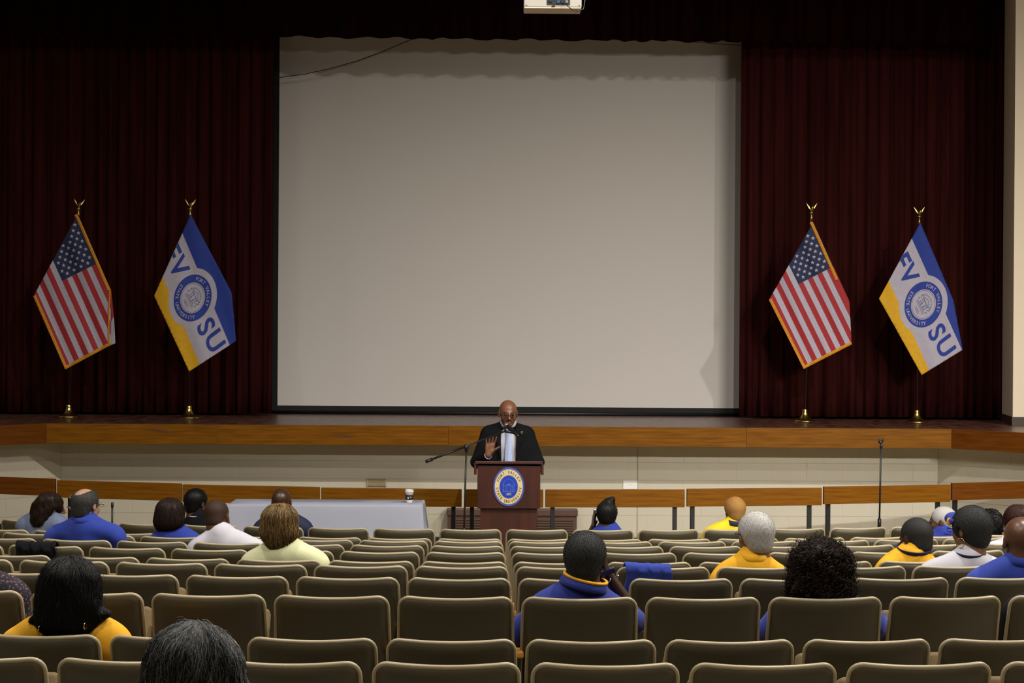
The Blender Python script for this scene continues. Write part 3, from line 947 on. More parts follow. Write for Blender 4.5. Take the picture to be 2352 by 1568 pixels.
# ================================================================== table with white cloth, paper cup
TY0, TY1 = 17.75, 18.35
tl, tr = at(523, 1160, TY0).x, at(970, 1162, TY0).x
tz = at(750, 1160, TY0).z - FLOOR_Z
tcx, tcy = (tl + tr) / 2, (TY0 + TY1) / 2
tb = thing('folding_table', 'long folding table hidden under a white cloth in front of the rail', 'table', (tcx, tcy, FLOOR_Z))
hw, hd = (tr - tl) / 2 - 0.006, (TY1 - TY0) / 2 - 0.006
MB().bbox((-hw, -hd, tz - 0.035), (hw, hd, tz - 0.006), 0.006).build('tabletop', PLASTIC_W, tb)
for sx_ in (-1, 1):
    for sy_ in (-1, 1):
        MB().tube([(sx_ * (hw - 0.18), sy_ * (hd - 0.06), tz - 0.04), (sx_ * (hw - 0.14), sy_ * (hd - 0.05), 0)], 0.014, 10).build('leg', STEEL, tb, smooth=True)
def tablecloth():
    W, D = hw + 0.008, hd + 0.008
    n = 150
    per = []
    def rrect(t):
        # t in 0..4 round the table, anticlockwise from front left
        s, q = int(t) % 4, t - int(t)
        c = [(-W, -D), (W, -D), (W, D), (-W, D), (-W, -D)]
        a, b = Vector(c[s]), Vector(c[s + 1])
        nn = [Vector((0, -1)), Vector((1, 0)), Vector((0, 1)), Vector((-1, 0))]
        nrm = nn[s]
        e = 0.08 if s % 2 == 0 else 0.25
        if q < e: nrm = (nn[s - 1] * (1 - q / e) * 0.5 + nn[s] * (0.5 + 0.5 * q / e)).normalized()
        if q > 1 - e: nrm = (nn[(s + 1) % 4] * (1 - (1 - q) / e) * 0.5 + nn[s] * (0.5 + 0.5 * (1 - q) / e)).normalized()
        return a.lerp(b, q), nrm
    ts = []
    for s in range(4):
        m = 110 if s % 2 == 0 else 36
        ts += [s + i / m for i in range(m)]
    rows = [0.0, 0.006, 0.02, 0.08, 0.16, 0.26, 0.38, 0.50, 0.60]
    V, Fc = [], []
    N = len(ts)
    for j, dz in enumerate(rows):
        for i, t in enumerate(ts):
            p, nrm = rrect(t)
            s, q = int(t) % 4, t - int(t)
            cornerness = max(0.0, 1 - min(q, 1 - q) / (0.10 if s % 2 == 0 else 0.33))
            fl = dz * (0.03 + 0.10 * cornerness)
            wav = dz * 0.055 * math.sin(t * 23 + 0.7 * s) * (0.4 + 0.6 * math.sin(t * 7.3))
            out = -0.006 if j == 0 else 0.0
            q2 = p + nrm * (fl + wav * (0.4 if s == 0 else 1) + (0.003 if j > 1 else out))
            V.append((q2.x, q2.y, tz + 0.004 - dz if j else tz + 0.004))
    for j in range(len(rows) - 1):
        for i in range(N):
            i2 = (i + 1) % N
            Fc.append((j * N + i, j * N + i2, (j + 1) * N + i2, (j + 1) * N + i))
    Fc.append(tuple(range(N - 1, -1, -1)))
    o = mesh_obj('tablecloth', V, Fc, LINEN, loc=(tcx, tcy, FLOOR_Z))
    autosmooth(o, 50)
    sm = o.modifiers.new('t', 'SOLIDIFY'); sm.thickness = 0.0025; sm.offset = 1
    tag(o, 'white tablecloth draped over the long table left of the lectern', 'tablecloth')
tablecloth()
cpos = at(940, 1152, 18.0)
cup = thing('paper_cup', 'white paper coffee cup with dark sleeve and lid on the table', 'cup', (cpos.x, 18.02, FLOOR_Z + tz + 0.006))
MB().lathe([(0.030, 0), (0.030, 0.004), (0.038, 0.098), (0.040, 0.1), (0.0, 0.1)], 24).build('cup_body', PLASTIC_W, cup, smooth=True)
MB().lathe([(0.0335, 0.028), (0.0350, 0.028), (0.0395, 0.078), (0.038, 0.078)], 24).build('sleeve', mat('cup_sleeve', s2l((38, 34, 46)), 0.7, var=0.2), cup, smooth=True)
MB().box((-0.016, -0.0398, 0.040), (-0.004, -0.036, 0.052)).box((0.012, -0.0385, 0.046), (0.019, -0.034, 0.056)).build('sleeve_print', PLASTIC_W, cup)
MB().lathe([(0.0425, 0.098), (0.0435, 0.102), (0.0425, 0.108), (0.040, 0.111), (0.039, 0.124), (0.036, 0.127), (0.034, 0.122), (0.0, 0.121)], 24).build('lid', PLASTIC_W, cup, smooth=True)

# ================================================================== microphone stands
def stand_base(root, r=0.13):
    MB().lathe([(r, 0), (r, 0.012), (r * 0.92, 0.022), (0.03, 0.030), (0.018, 0.06), (0.0, 0.061)], 28).build('base', BLACK_METAL, root, smooth=True)
MY = 17.72
mx = at(1066, 1150, MY).x
ms = thing('boom_microphone_stand', 'black boom microphone stand with a microphone reaching over the lectern', 'microphone stand', (mx, MY, FLOOR_Z))
stand_base(ms)
def loc(px, py, Y):
    return at(px, py, Y) - Vector((mx, MY, FLOOR_Z))
j0 = loc(1071, 1033, MY)
MB().tube([(0, 0, 0.04), (0, 0, j0.z * 0.42)], 0.0125, 10).build('lower_tube', BLACK_METAL, ms, smooth=True)
MB().tube([(0, 0, j0.z * 0.42), (j0.x, 0, j0.z)], 0.009, 10).build('upper_tube', BLACK_METAL, ms, smooth=True)
MB().lathe([(0.015, j0.z * 0.39), (0.019, j0.z * 0.40), (0.019, j0.z * 0.45), (0.013, j0.z * 0.46)], 14).build('clutch', BLACK_METAL, ms, smooth=True)
b0, b1 = loc(978, 1060, 17.55), loc(1160, 990, 17.86)
boom = MB().tube([b0, b1], 0.0085, 10).build('boom', BLACK_METAL, ms, smooth=True)
MB().tube([b0, b0.lerp(b1, 0.08)], 0.016, 12).build('counterweight', BLACK_METAL, boom, smooth=True)
MB().tube([b0.lerp(b1, 0.10), b0.lerp(b1, 0.47)], 0.0105, 10).build('boom_sleeve', BLACK_METAL, boom, smooth=True)
MB().tube([j0 + Vector((0, 0.03, 0.03)), j0 + Vector((0, -0.03, 0.03))], 0.026, 14).tube([j0 + Vector((0, 0, -0.02)), j0 + Vector((0, 0, 0.03))], 0.015, 10).build('swivel_clamp', BLACK_METAL, ms, smooth=True)
MB().tube([j0 + Vector((0, -0.032, 0.026)), j0 + Vector((0, -0.038, 0.026))], 0.008, 10).build('clamp_screw', STEEL, ms)
mdir = (loc(1180, 992, 17.9) - loc(1164, 977, 17.98))
m0 = loc(1164, 977, 17.98)
mic = MB().tube([m0 + mdir * t for t in (0.0, 0.3, 1.05, 1.5, 1.7)], [0.020, 0.022, 0.016, 0.014, 0.011], 14).build('microphone', PLASTIC_K, ms, smooth=True)
bm = bmesh.new(); bmesh.ops.create_icosphere(bm, subdivisions=3, radius=0.027)
MB().bm(bm, Matrix.Translation(m0 - mdir * 0.05)).build('microphone_grille', mat('mic_grille', (0.30, 0.29, 0.29, 1), 0.35, 0.7, var=0.5, scale=(220, 220, 220)), mic, smooth=True)
MB().tube([b1, m0 + mdir * 1.1], 0.014, 10).build('microphone_clip', PLASTIC_K, ms, smooth=True)

def straight_stand(label, top, bot, Y, clip=True):
    pb = at(bot[0], bot[1], Y)
    r = thing('microphone_stand', label, 'microphone stand', (pb.x, Y, FLOOR_Z))
    pt = at(top[0], top[1], Y) - Vector((pb.x, Y, FLOOR_Z))
    stand_base(r, 0.12)
    MB().tube([(0, 0, 0.04), (pt.x * 0.45, 0, pt.z * 0.42)], 0.013, 10).build('lower_tube', BLACK_METAL, r, smooth=True)
    MB().tube([(pt.x * 0.45, 0, pt.z * 0.42), (pt.x, 0, pt.z - 0.05)], 0.009, 10).build('upper_tube', BLACK_METAL, r, smooth=True)
    MB().tube([(pt.x * 0.42, 0, pt.z * 0.40), (pt.x * 0.48, 0, pt.z * 0.46)], 0.018, 12).build('clutch', BLACK_METAL, r, smooth=True)
    MB().tube([(pt.x, 0, pt.z - 0.09), (pt.x, 0, pt.z - 0.04)], [0.013, 0.013], 12).build('collar', BLACK_METAL, r, smooth=True)
    if clip:
        cb = MB().tube([(pt.x - 0.016, 0, pt.z - 0.045), (pt.x + 0.0, 0.0, pt.z - 0.02)], 0.018, 12)
        cb.tube([(pt.x - 0.02, 0.0, pt.z - 0.03), (pt.x - 0.018, 0.0, pt.z + 0.0)], 0.010, 10)
        cb.tube([(pt.x + 0.010, 0.0, pt.z - 0.03), (pt.x + 0.020, 0.0, pt.z + 0.005)], 0.009, 10)
        cb.build('microphone_clip', PLASTIC_K, r, smooth=True)
        MB().tube([(pt.x + 0.022, -0.010, pt.z - 0.002), (pt.x + 0.027, -0.012, pt.z + 0.006)], 0.006, 8).build('clip_screw', STEEL, r)
    return r
straight_stand('straight black microphone stand with an empty clip, right of the lectern', (2024, 1008), (2017, 1260), 18.4)
straight_stand('short thin black stand behind the person with balding blue polo', (258, 1144), (257, 1260), 18.6, clip=False)['label'] = 'short thin black stand near the left end of the rail'

# ================================================================== wall heater, vent, wall plate
hx0, hx1 = at(1026, 1190, 21.5).x, at(1327, 1190, 21.5).x
hz = at(1176, 1169, 21.5).z - FLOOR_Z
ht = thing('wall_heater', 'low brown slatted heater cabinet on the floor behind the lectern', 'heater', ((hx0 + hx1) / 2, 21.5, FLOOR_Z))
w = (hx1 - hx0) / 2
MB().bbox((-w + 0.01, 0.0, 0), (w - 0.01, 0.165, hz - 0.03), 0.004).build('cabinet', BROWN_CAB, ht)
MB().bbox((-w, -0.03, hz - 0.075), (w, 0.165, hz), 0.008).build('top_cover', BROWN_CAB, ht)
nsl = 11
for i in range(nsl):
    z = 0.03 + (hz - 0.13) * i / nsl
    MB().bbox((-w + 0.05, -0.018, z), (w - 0.05, 0.004, z + 0.016), 0.003).build('slat', BROWN_CAB, ht)
vp = at(865, 1108, 21.69)
vt = thing('wall_vent', 'small tan slatted vent on the block wall above the table', 'vent', (vp.x, 21.685, vp.z))
kw = 21.7 / F_PX
MB().box((-22 * kw, 0.004, -9 * kw), (22 * kw, 0.014, 9 * kw)).build('backing', mat('vent_dark', s2l((150, 134, 104)), 0.7, var=0.2), vt)
for s in (-1, 1):
    MB().box((s * 21 * kw - 0.006, -0.008, -9 * kw), (s * 21 * kw + 0.006, 0.006, 9 * kw)).build('frame_side', TAN_VENT, vt)
for i in range(6):
    z = -8.2 * kw + 15 * kw * i / 5
    MB().bbox((-21 * kw, -0.006, z), (21 * kw, 0.006, z + 0.0095), 0.0015).build('slat', TAN_VENT, vt)
pp = at(1448, 1113, 21.69)
pl = thing('wall_patch', 'pale repainted plate on the block wall right of the lectern', 'patch', (pp.x, 21.688, pp.z))  # repainted patch of the wall, built as a thin slab with a screw
MB().bbox((-17 * kw, 0, -10 * kw), (16 * kw, 0.01, 10 * kw), 0.003).build('patch', mat('patch_paint', s2l((232, 230, 226)), 0.5, var=0.03), pl)
MB().lathe([(0.004, 0), (0.003, 0.002), (0.0, 0.0025)], 10, Matrix.Translation((0, 0.0, 0)) @ Matrix.Rotation(PI / 2, 4, 'X')).build('screw', STEEL, pl)

# ================================================================== projector on the ceiling
PY = 14.6
pc = at(1270, 8, PY)
pj = thing('projector', 'white ceiling projector at the top of the photo, seen from behind', 'projector', (pc.x, PY, pc.z))
kp = PY / F_PX
Mt = Matrix.Rotation(math.radians(0.0), 4, 'X')
x0, x1 = -66 * kp, 66 * kp
z0, z1 = -17 * kp - 0.0, 0.11
zb = at(1270, 17.5, PY).z - pc.z
MB().bbox((x0, 0.0, zb + 0.004), (x1, 0.25, z1), 0.006).build('body', mat('projector_white', s2l((188, 183, 173)), 0.5, var=0.03), pj)
MB().bbox((x0 + 0.002, 0.002, zb - 0.006), (x1 - 0.002, 0.245, zb + 0.004), 0.003).build('lower_housing', mat('projector_under', s2l((222, 206, 184)), 0.6, var=0.08), pj)
px0, px1 = at(1256, 0, PY).x - pc.x, at(1309, 0, PY).x - pc.x
pzb = at(1280, 11.5, PY).z - pc.z
cpnl = MB().box((px0, -0.004, pzb), (px1, 0.004, z1 - 0.02)).build('connector_panel', mat('connector_dark', s2l((44, 52, 44)), 0.5, color2=s2l((20, 22, 22)), scale=(90, 90, 90)), pj)
for i, (a, z, mcol) in enumerate(((0.50, 0.012, (60, 84, 120)), (0.68, 0.012, (40, 50, 80)), (0.86, 0.014, (130, 132, 128)), (0.50, 0.055, (60, 84, 120)), (0.15, 0.02, (30, 30, 30)), (0.30, 0.05, (70, 76, 70)))):
    xx = px0 + (px1 - px0) * a
    MB().bbox((xx - 0.011, -0.012, pzb + z), (xx + 0.011, 0, pzb + z + 0.022), 0.002).build('connector', mat('connector_%d' % (i % 3), s2l(mcol), 0.4, var=0.2), cpnl)
for a in (0.04, 0.96):
    xx = x0 + (x1 - x0) * a
    MB().lathe([(0.006, 0), (0.005, 0.004), (0.0, 0.005)], 12, Matrix.Translation((xx, 0.001, zb + 0.018)) @ Matrix.Rotation(PI / 2, 4, 'X')).build('screw', mat('grey_screw', s2l((140, 134, 124)), 0.4, 0.6, var=0.1), pj)
MB().bbox((at(1267, 15, PY).x - pc.x, -0.005, zb + 0.008), (at(1275, 15, PY).x - pc.x, 0.004, zb + 0.015), 0.0015).build('lock_slot', PLASTIC_K, pj)
q0 = at(1291, 10, PY) - pc
MB().tube([q0 + Vector((0, -0.015, 0.0)), q0 + Vector((0.03, -0.05, -0.01)), q0 + Vector((0.07, -0.05, -0.045)), q0 + Vector((0.12, -0.03, -0.058)), q0 + Vector((0.165, 0.0, -0.035)), q0 + Vector((0.180, 0.02, 0.05)), q0 + Vector((0.17, 0.05, 0.16)), Vector((0.06, 0.18, 0.35)), Vector((0.03, 0.18, CEIL_Z - pc.z))], 0.004, 8).build('cord', PLASTIC_K, pj, smooth=True)
MB().tube([(0, 0.18, 0.10), (0, 0.18, CEIL_Z - pc.z)], 0.02, 12).build('ceiling_pole', BLACK_METAL, pj, smooth=True)
MB().bbox((-0.12, 0.08, 0.108), (0.12, 0.28, 0.125), 0.004).build('mount_plate', BLACK_METAL, pj)

# ================================================================== theatre chairs
CW0, CW1 = 0.2500, 0.2390          # half width at the bottom and top of the back
def back_pt(x, z, off=0.0):
    """point on the rear face of a chair back; off moves it towards the sitter"""
    t = (z - 0.36) / (CH - 0.36)
    y = 0.105 * (1 - t) + 0.012 * math.sin(PI * t)
    sag = 0.050 * (1 - (x / 0.25) ** 2)
    return Vector((x, y - sag + off, z))
def half_w(z):
    t = (z - 0.36) / (CH - 0.36)
    return CW0 + (CW1 - CW0) * t
RC = 0.045
def top_z(x):
    """top edge: a slight dip in the middle, rounded corners"""
    dip = 0.010 * (1 - (x / 0.25) ** 2)
    a = abs(x) - (CW1 - RC)
    z = CH - dip
    if a > 0:
        z -= RC - math.sqrt(max(RC * RC - a * a, 0.0))
    return z
colx = [0.0, 0.05, 0.10, 0.15, 0.175, CW1 - RC] + [CW1 - RC + RC * math.sin(PI / 2 * q / 6) for q in range(1, 7)]
colx = [-x for x in reversed(colx[1:])] + colx
def roll(x, z):
    """how far the shell curls towards the sitter near its edges"""
    zt_ = top_z(max(-CW1, min(CW1, x)))
    d = min(max(zt_ - z, 0.0), max(half_w(z) - abs(x), 0.0))
    return 0.020 * max(0.0, 1 - d / 0.040) ** 2
def chair_meshes():
    out = {}
    V, Fc = [], []
    TS = [0.0, 0.35, 0.65, 0.82, 0.90, 0.94, 0.97, 0.987, 1.0]
    NZ = len(TS) - 1
    n = len(colx)
    for off in (0.0, 0.022):
        for j in range(NZ + 1):
            for x in colx:
                zt_ = top_z(x)
                z = 0.38 + (zt_ - 0.38) * TS[j]
                xx = x * half_w(z) / CW1
                V.append(back_pt(xx, z, off + roll(xx, z) * (1.0 if off == 0 else 0.6)))
    m = n * (NZ + 1)
    for j in range(NZ):
        for i in range(n - 1):
            a = j * n + i
            Fc.append((a, a + 1, a + n + 1, a + n))
            Fc.append((m + a, m + a + n, m + a + n + 1, m + a + 1))
    out['backrest'] = (V, Fc, SHELL, True)
    # rolled edge: up the left side, over the top, down the right side
    path = []
    for q in range(6):
        z = 0.40 + (CH - RC - 0.40) * q / 6
        path.append((-half_w(z), z))
    path += [(x * half_w(top_z(x)) / CW1, top_z(x)) for x in colx]
    path += [(-a, b) for a, b in reversed(path[:6])]
    mb = MB().tube([back_pt(a, b, 0.024) for a, b in path], 0.0095, 8)
    out['back_edge'] = (mb.v, mb.f, SHELL_EDGE, True)
    V, Fc = [], []
    gx = [-0.225 + 0.45 * i / 8 for i in range(9)]
    gz = [0.44 + 0.37 * j / 6 for j in range(7)]
    for ly in range(2):
        for z in gz:
            for x in gx:
                e = max(abs(x) / 0.225, abs(z - 0.625) / 0.185)
                V.append(back_pt(x, z, 0.024 + (0.03 * (1 - e ** 4) if ly else -0.004)))
    for j in range(6):
        for i in range(8):
            a = j * 9 + i
            Fc.append((a, a + 1, a + 10, a + 9)); Fc.append((63 + a, 63 + a + 9, 63 + a + 10, 63 + a + 1))
    out['back_cushion'] = (V, Fc, CUSHION, True)
    for nm, ang in (('up', 68), ('down', 3)):
        M = Matrix.Translation((0, 0.13, 0.40)) @ Matrix.Rotation(math.radians(ang), 4, 'X')
        mb = MB().bbox((-0.225, 0.0, -0.03), (0.225, 0.40, 0.045), 0.022, M)
        out['seat_' + nm] = (mb.v, mb.f, CUSHION, True)
    mb = MB().bbox((-0.028, 0.03, 0.605), (0.028, 0.34, 0.635), 0.008)
    out['armrest'] = (mb.v, mb.f, ARM_WOOD, False)
    mb = MB().bbox((-0.016, 0.06, 0.0), (0.016, 0.12, 0.61), 0.004).bbox((-0.014, 0.12, 0.36), (0.014, 0.30, 0.42), 0.004).bbox((-0.03, 0.02, 0.0), (0.03, 0.30, 0.02), 0.004)
    out['stanchion'] = (mb.v, mb.f, IRON, False)
    res = {}
    for k_, (v_, f_, m_, sm_) in out.items():
        me = bpy.data.meshes.new(k_)
        me.from_pydata([tuple(p) for p in v_], [], [tuple(g) for g in f_])
        if sm_:
            me.polygons.foreach_set('use_smooth', [True] * len(me.polygons))
        me.materials.append(m_)
        res[k_] = me
    return res
CM = chair_meshes()
ORD = ['first', 'second', 'third', 'fourth', 'fifth', 'sixth', 'seventh', 'eighth', 'ninth', 'tenth', 'eleventh', 'twelfth', 'thirteenth', 'fourteenth', 'fifteenth', 'sixteenth', 'seventeenth', 'eighteenth', 'nineteenth', 'twentieth']
def chair(Yrow, z, i, label, seat='up', last=False):
    p, a = row_pos(Yrow, (i + 0.5) * PITCH)
    o = thing('theatre_chair', label, 'chair', (p.x, p.y, z), a, 'olive theatre chairs in curved rows')
    def put(mesh, name, x=0.0):
        q = bpy.data.objects.new(name, CM[mesh])
        link(q, o)
        q.location.x = x
    bk = bpy.data.objects.new('backrest', CM['backrest']); link(bk, o)
    q = bpy.data.objects.new('rolled_edge', CM['back_edge']); link(q, bk)
    put('back_cushion', 'back_cushion')
    put('seat_' + seat, 'seat')
    put('armrest', 'armrest', -PITCH / 2); put('stanchion', 'stanchion', -PITCH / 2)
    if last:
        put('armrest', 'armrest', PITCH / 2); put('stanchion', 'stanchion', PITCH / 2)
    return o
def proj_x(p):
    d = CAM_R.transposed() @ (p - Vector((0, 0, CAM_H)))
    return 1176 + F_PX * d.x / -d.z
# seats taken: (row from the front, chair index)
OCC = {(1, -6), (1, -4), (1, -5), (1, 1), (1, 3), (2, -8), (2, 6), (3, -5), (4, -6), (4, -4), (4, 6), (6, -3), (6, 4), (7, 2), (7, 4), (8, 4), (9, 0), (9, 2), (9, 4), (9, -5), (10, -4), (2, 7)}
CHAIRS = {}
for r, (Y, z) in enumerate(zip(ROW_Y, ROW_Z)):
    front = 11 - r
    idx = []
    for i in range(-12, 13):
        p, a = row_pos(Y, (i + 0.5) * PITCH)
        c = proj_x(p + Vector((0, 0, z + CH)))
        hw_ = 0.27 * F_PX / p.y
        if c + hw_ > 6 and c - hw_ < 2346:
            idx.append(i)
    for n_, i in enumerate(idx):
        rn = 'front row' if front == 1 else '%s row from the stage' % ORD[front - 1]
        lab = 'olive theatre chair, %s from the left in the %s' % (ORD[n_], rn)
        CHAIRS[(front, i)] = chair(Y, z, i, lab, 'down' if (front, i) in OCC else 'up', last=(i == idx[-1]))
# ================================================================== people: smooth bodies from blended volumes
class Field:
    """signed distance field on a regular grid; shapes are blended in and the zero surface is meshed"""
    def __init__(self, lo, hi, h):
        self.lo = np.array(lo, float); self.h = h
        self.n = np.ceil((np.array(hi, float) - self.lo) / h).astype(int) + 1
        self.F = np.full(self.n, 1.0, np.float32)
    def region(self, lo, hi):
        i0 = np.clip(np.floor((np.array(lo) - self.lo) / self.h).astype(int), 0, self.n - 1)
        i1 = np.clip(np.ceil((np.array(hi) - self.lo) / self.h).astype(int) + 1, 1, self.n)
        sl = tuple(slice(a, b) for a, b in zip(i0, i1))
        ax = [self.lo[d] + self.h * np.arange(i0[d], i1[d]) for d in range(3)]
        return sl, ax[0][:, None, None].astype(np.float32), ax[1][None, :, None].astype(np.float32), ax[2][None, None, :].astype(np.float32)
    def mix(self, sl, d, k, op):
        A = self.F[sl]
        if op == 'u':
            t = np.clip(0.5 + 0.5 * (A - d) / k, 0, 1)
            self.F[sl] = A * (1 - t) + d * t - k * t * (1 - t)
        else:
            d = -d
            t = np.clip(0.5 - 0.5 * (A - d) / k, 0, 1)
            self.F[sl] = A * (1 - t) + d * t + k * t * (1 - t)
    def ell(self, c, r, k=0.02, M=None, op='u', e=0.0):
        r = np.array(r, float) + e
        c = Vector(c)
        R = None
        if M is not None:
            R = np.array(M.to_3x3().normalized()); sc = M.to_scale()[0]
            c = M @ c; r = r * sc
        m = (float(r.max()) if R is not None else r) + k + 2.5 * self.h
        cc = np.array(c)
        sl, X, Y, Z = self.region(cc - m, cc + m)
        X, Y, Z = X - cc[0], Y - cc[1], Z - cc[2]
        if R is not None:
            X, Y, Z = (R[0, 0] * X + R[1, 0] * Y + R[2, 0] * Z), (R[0, 1] * X + R[1, 1] * Y + R[2, 1] * Z), (R[0, 2] * X + R[1, 2] * Y + R[2, 2] * Z)
        k0 = np.sqrt((X / r[0]) ** 2 + (Y / r[1]) ** 2 + (Z / r[2]) ** 2)
        k1 = np.sqrt((X / r[0] ** 2) ** 2 + (Y / r[1] ** 2) ** 2 + (Z / r[2] ** 2) ** 2) + 1e-9
        self.mix(sl, (k0 * (k0 - 1) / k1).astype(np.float32), k, op)
    def cap(self, a, b, ra, rb, k=0.02, M=None, op='u', e=0.0):
        a, b = Vector(a), Vector(b)
        ra += e; rb += e
        if M is not None:
            sc = M.to_scale()[0]
            a, b = M @ a, M @ b; ra *= sc; rb *= sc
        A, B = np.array(a), np.array(b)
        m = max(ra, rb) + k + 2.5 * self.h
        sl, X, Y, Z = self.region(np.minimum(A, B) - m, np.maximum(A, B) + m)
        D = B - A
        L2 = float(D @ D) + 1e-12
        t = np.clip(((X - A[0]) * D[0] + (Y - A[1]) * D[1] + (Z - A[2]) * D[2]) / L2, 0, 1)
        d = np.sqrt((X - A[0] - t * D[0]) ** 2 + (Y - A[1] - t * D[1]) ** 2 + (Z - A[2] - t * D[2]) ** 2) - (ra + t * (rb - ra))
        self.mix(sl, d.astype(np.float32), k, op)
    def half(self, p, n, k=0.004):
        """cut away the side the normal points to"""
        sl, X, Y, Z = self.region(self.lo, self.lo + self.h * self.n)
        d = -((X - p[0]) * n[0] + (Y - p[1]) * n[1] + (Z - p[2]) * n[2])
        self.mix(sl, np.broadcast_to(d, self.F.shape).astype(np.float32), k, 's')
    def wrinkle(self, amp, seed=0, freq=22.0, lo=None, hi=None):
        r = np.random.default_rng(seed)
        sl, X, Y, Z = self.region(self.lo, self.lo + self.h * self.n)
        W = 0
        for i in range(4):
            d = r.normal(size=3); d /= np.linalg.norm(d)
            f = freq * (0.6 + 0.5 * i)
            W = W + np.sin(f * (d[0] * X + d[1] * Y + d[2] * Z) + r.uniform(0, 6) + 1.3 * np.sin(9 * (d[1] * X - d[0] * Z) + i)) / (1 + 0.6 * i)
        self.F += (amp * W).astype(np.float32)
    def mesh(self):
        F = self.F; h = self.h
        S = F < 0
        c = S[:-1, :-1, :-1].astype(np.int8)
        for dx, dy, dz in ((1, 0, 0), (0, 1, 0), (0, 0, 1), (1, 1, 0), (1, 0, 1), (0, 1, 1), (1, 1, 1)):
            c = c + S[dx:S.shape[0] - 1 + dx, dy:S.shape[1] - 1 + dy, dz:S.shape[2] - 1 + dz]
        act = (c > 0) & (c < 8)
        ids = np.argwhere(act)
        idx = np.full(act.shape, -1, np.int64)
        idx[act] = np.arange(len(ids))
        cor = np.array([(i, j, k) for i in (0, 1) for j in (0, 1) for k in (0, 1)])
        vals = np.stack([F[ids[:, 0] + a, ids[:, 1] + b, ids[:, 2] + d] for a, b, d in cor], 1)
        acc = np.zeros((len(ids), 3)); cnt = np.zeros(len(ids))
        for p in range(8):
            for q in range(p + 1, 8):
                if np.abs(cor[p] - cor[q]).sum() != 1:
                    continue
                a, b = vals[:, p], vals[:, q]
                x = (a < 0) != (b < 0)
                t = np.where(x, a / np.where(x, a - b, 1), 0)
                acc += np.where(x[:, None], cor[p] + t[:, None] * (cor[q] - cor[p]), 0)
                cnt += x
        V = self.lo + h * (ids + acc / cnt[:, None])
        Q = []
        for ax in range(3):
            o1, o2 = (ax + 1) % 3, (ax + 2) % 3
            s0 = [slice(1, -1)] * 3; s1 = [slice(1, -1)] * 3
            s0[ax] = slice(0, -1); s1[ax] = slice(1, None)
            A, B = S[tuple(s0)], S[tuple(s1)]
            for inside, flip in ((A & ~B, False), (~A & B, True)):
                e = np.argwhere(inside)
                if not len(e):
                    continue
                off = np.ones(3, int); off[ax] = 0
                e = e + off
                def cell(d1, d2):
                    g = e.copy(); g[:, o1] -= d1; g[:, o2] -= d2
                    return idx[g[:, 0], g[:, 1], g[:, 2]]
                q = np.stack([cell(1, 1), cell(0, 1), cell(0, 0), cell(1, 0)], 1)
                Q.append(q[:, ::-1] if flip else q)
        Q = np.concatenate(Q)
        Q = Q[(Q >= 0).all(1)]
        return V, Q
    def sample(self, P):
        g = np.clip(np.rint((P - self.lo) / self.h).astype(int), 0, self.n - 1)
        return self.F[g[:, 0], g[:, 1], g[:, 2]]

def np_mesh(name, V, Q, m, parent, smooth=True, M=None):
    if M is not None:
        A = np.array(M)
        V = V @ A[:3, :3].T + A[:3, 3]
    me = bpy.data.meshes.new(name)
    Q = np.asarray(Q)
    nf, k = Q.shape
    me.vertices.add(len(V)); me.vertices.foreach_set('co', np.asarray(V, np.float32).ravel())
    me.loops.add(nf * k); me.loops.foreach_set('vertex_index', Q.astype(np.int32).ravel())
    me.polygons.add(nf)
    me.polygons.foreach_set('loop_start', np.arange(0, nf * k, k, dtype=np.int32))
    me.polygons.foreach_set('loop_total', np.full(nf, k, np.int32))
    me.polygons.foreach_set('use_smooth', np.full(nf, smooth))
    me.update(calc_edges=True)
    me.validate()
    for mm in (m if isinstance(m, (list, tuple)) else [m]):
        me.materials.append(mm)
    return link(bpy.data.objects.new(name, me), parent)

def merge_np(parts):
    """parts: list of (V, tris or quads) -> all as triangles"""
    Vs, Ts, n = [], [], 0
    for V, Q in parts:
        Q = np.asarray(Q)
        T = np.concatenate([Q[:, [0, 1, 2]], Q[:, [0, 2, 3]]]) if Q.shape[1] == 4 else Q
        Vs.append(V); Ts.append(T + n); n += len(V)
    return np.concatenate(Vs), np.concatenate(Ts)

def hand_shape(F, w, d, nrm, thumb, s=1.0, curl=0.15, spread=0.2, k=0.006, e=0.0):
    """palm and five fingers. w wrist, d direction to the fingers, nrm out of the palm, thumb the side the thumb is on"""
    w, d, nrm, t = Vector(w), Vector(d).normalized(), Vector(nrm).normalized(), Vector(thumb).normalized()
    for i, (off, L) in enumerate(((0.030, 0.070), (0.010, 0.079), (-0.010, 0.073), (-0.029, 0.056))):
        kn = w + d * 0.088 * s * (1 - 0.05 * abs(i - 1)) + t * off * s
        F.cap(w + t * off * 0.5 * s + d * 0.012 * s, kn, 0.0155 * s, 0.0125 * s, 0.012)
        fd = (d + t * (off / 0.03) * spread).normalized()
        m = kn + fd * L * 0.52 * s + nrm * curl * 0.018 * s
        tip = m + (fd * (1 - 0.5 * curl) + nrm * curl * 1.6).normalized() * L * 0.48 * s
        F.cap(kn, m, 0.0098 * s, 0.0088 * s, k); F.cap(m, tip, 0.0088 * s, 0.0070 * s, k)
    b = w + d * 0.028 * s + t * 0.026 * s + nrm * 0.006 * s
    m = b + (d * 0.55 + t * 0.9 + nrm * 0.25).normalized() * 0.040 * s
    F.cap(w + d * 0.01 * s, b, 0.016 * s, 0.015 * s, 0.012)
    F.cap(b, m, 0.0135 * s, 0.0108 * s, k); F.cap(m, m + (d * 0.45 + t * 0.9).normalized() * 0.034 * s, 0.0108 * s, 0.008 * s, k)

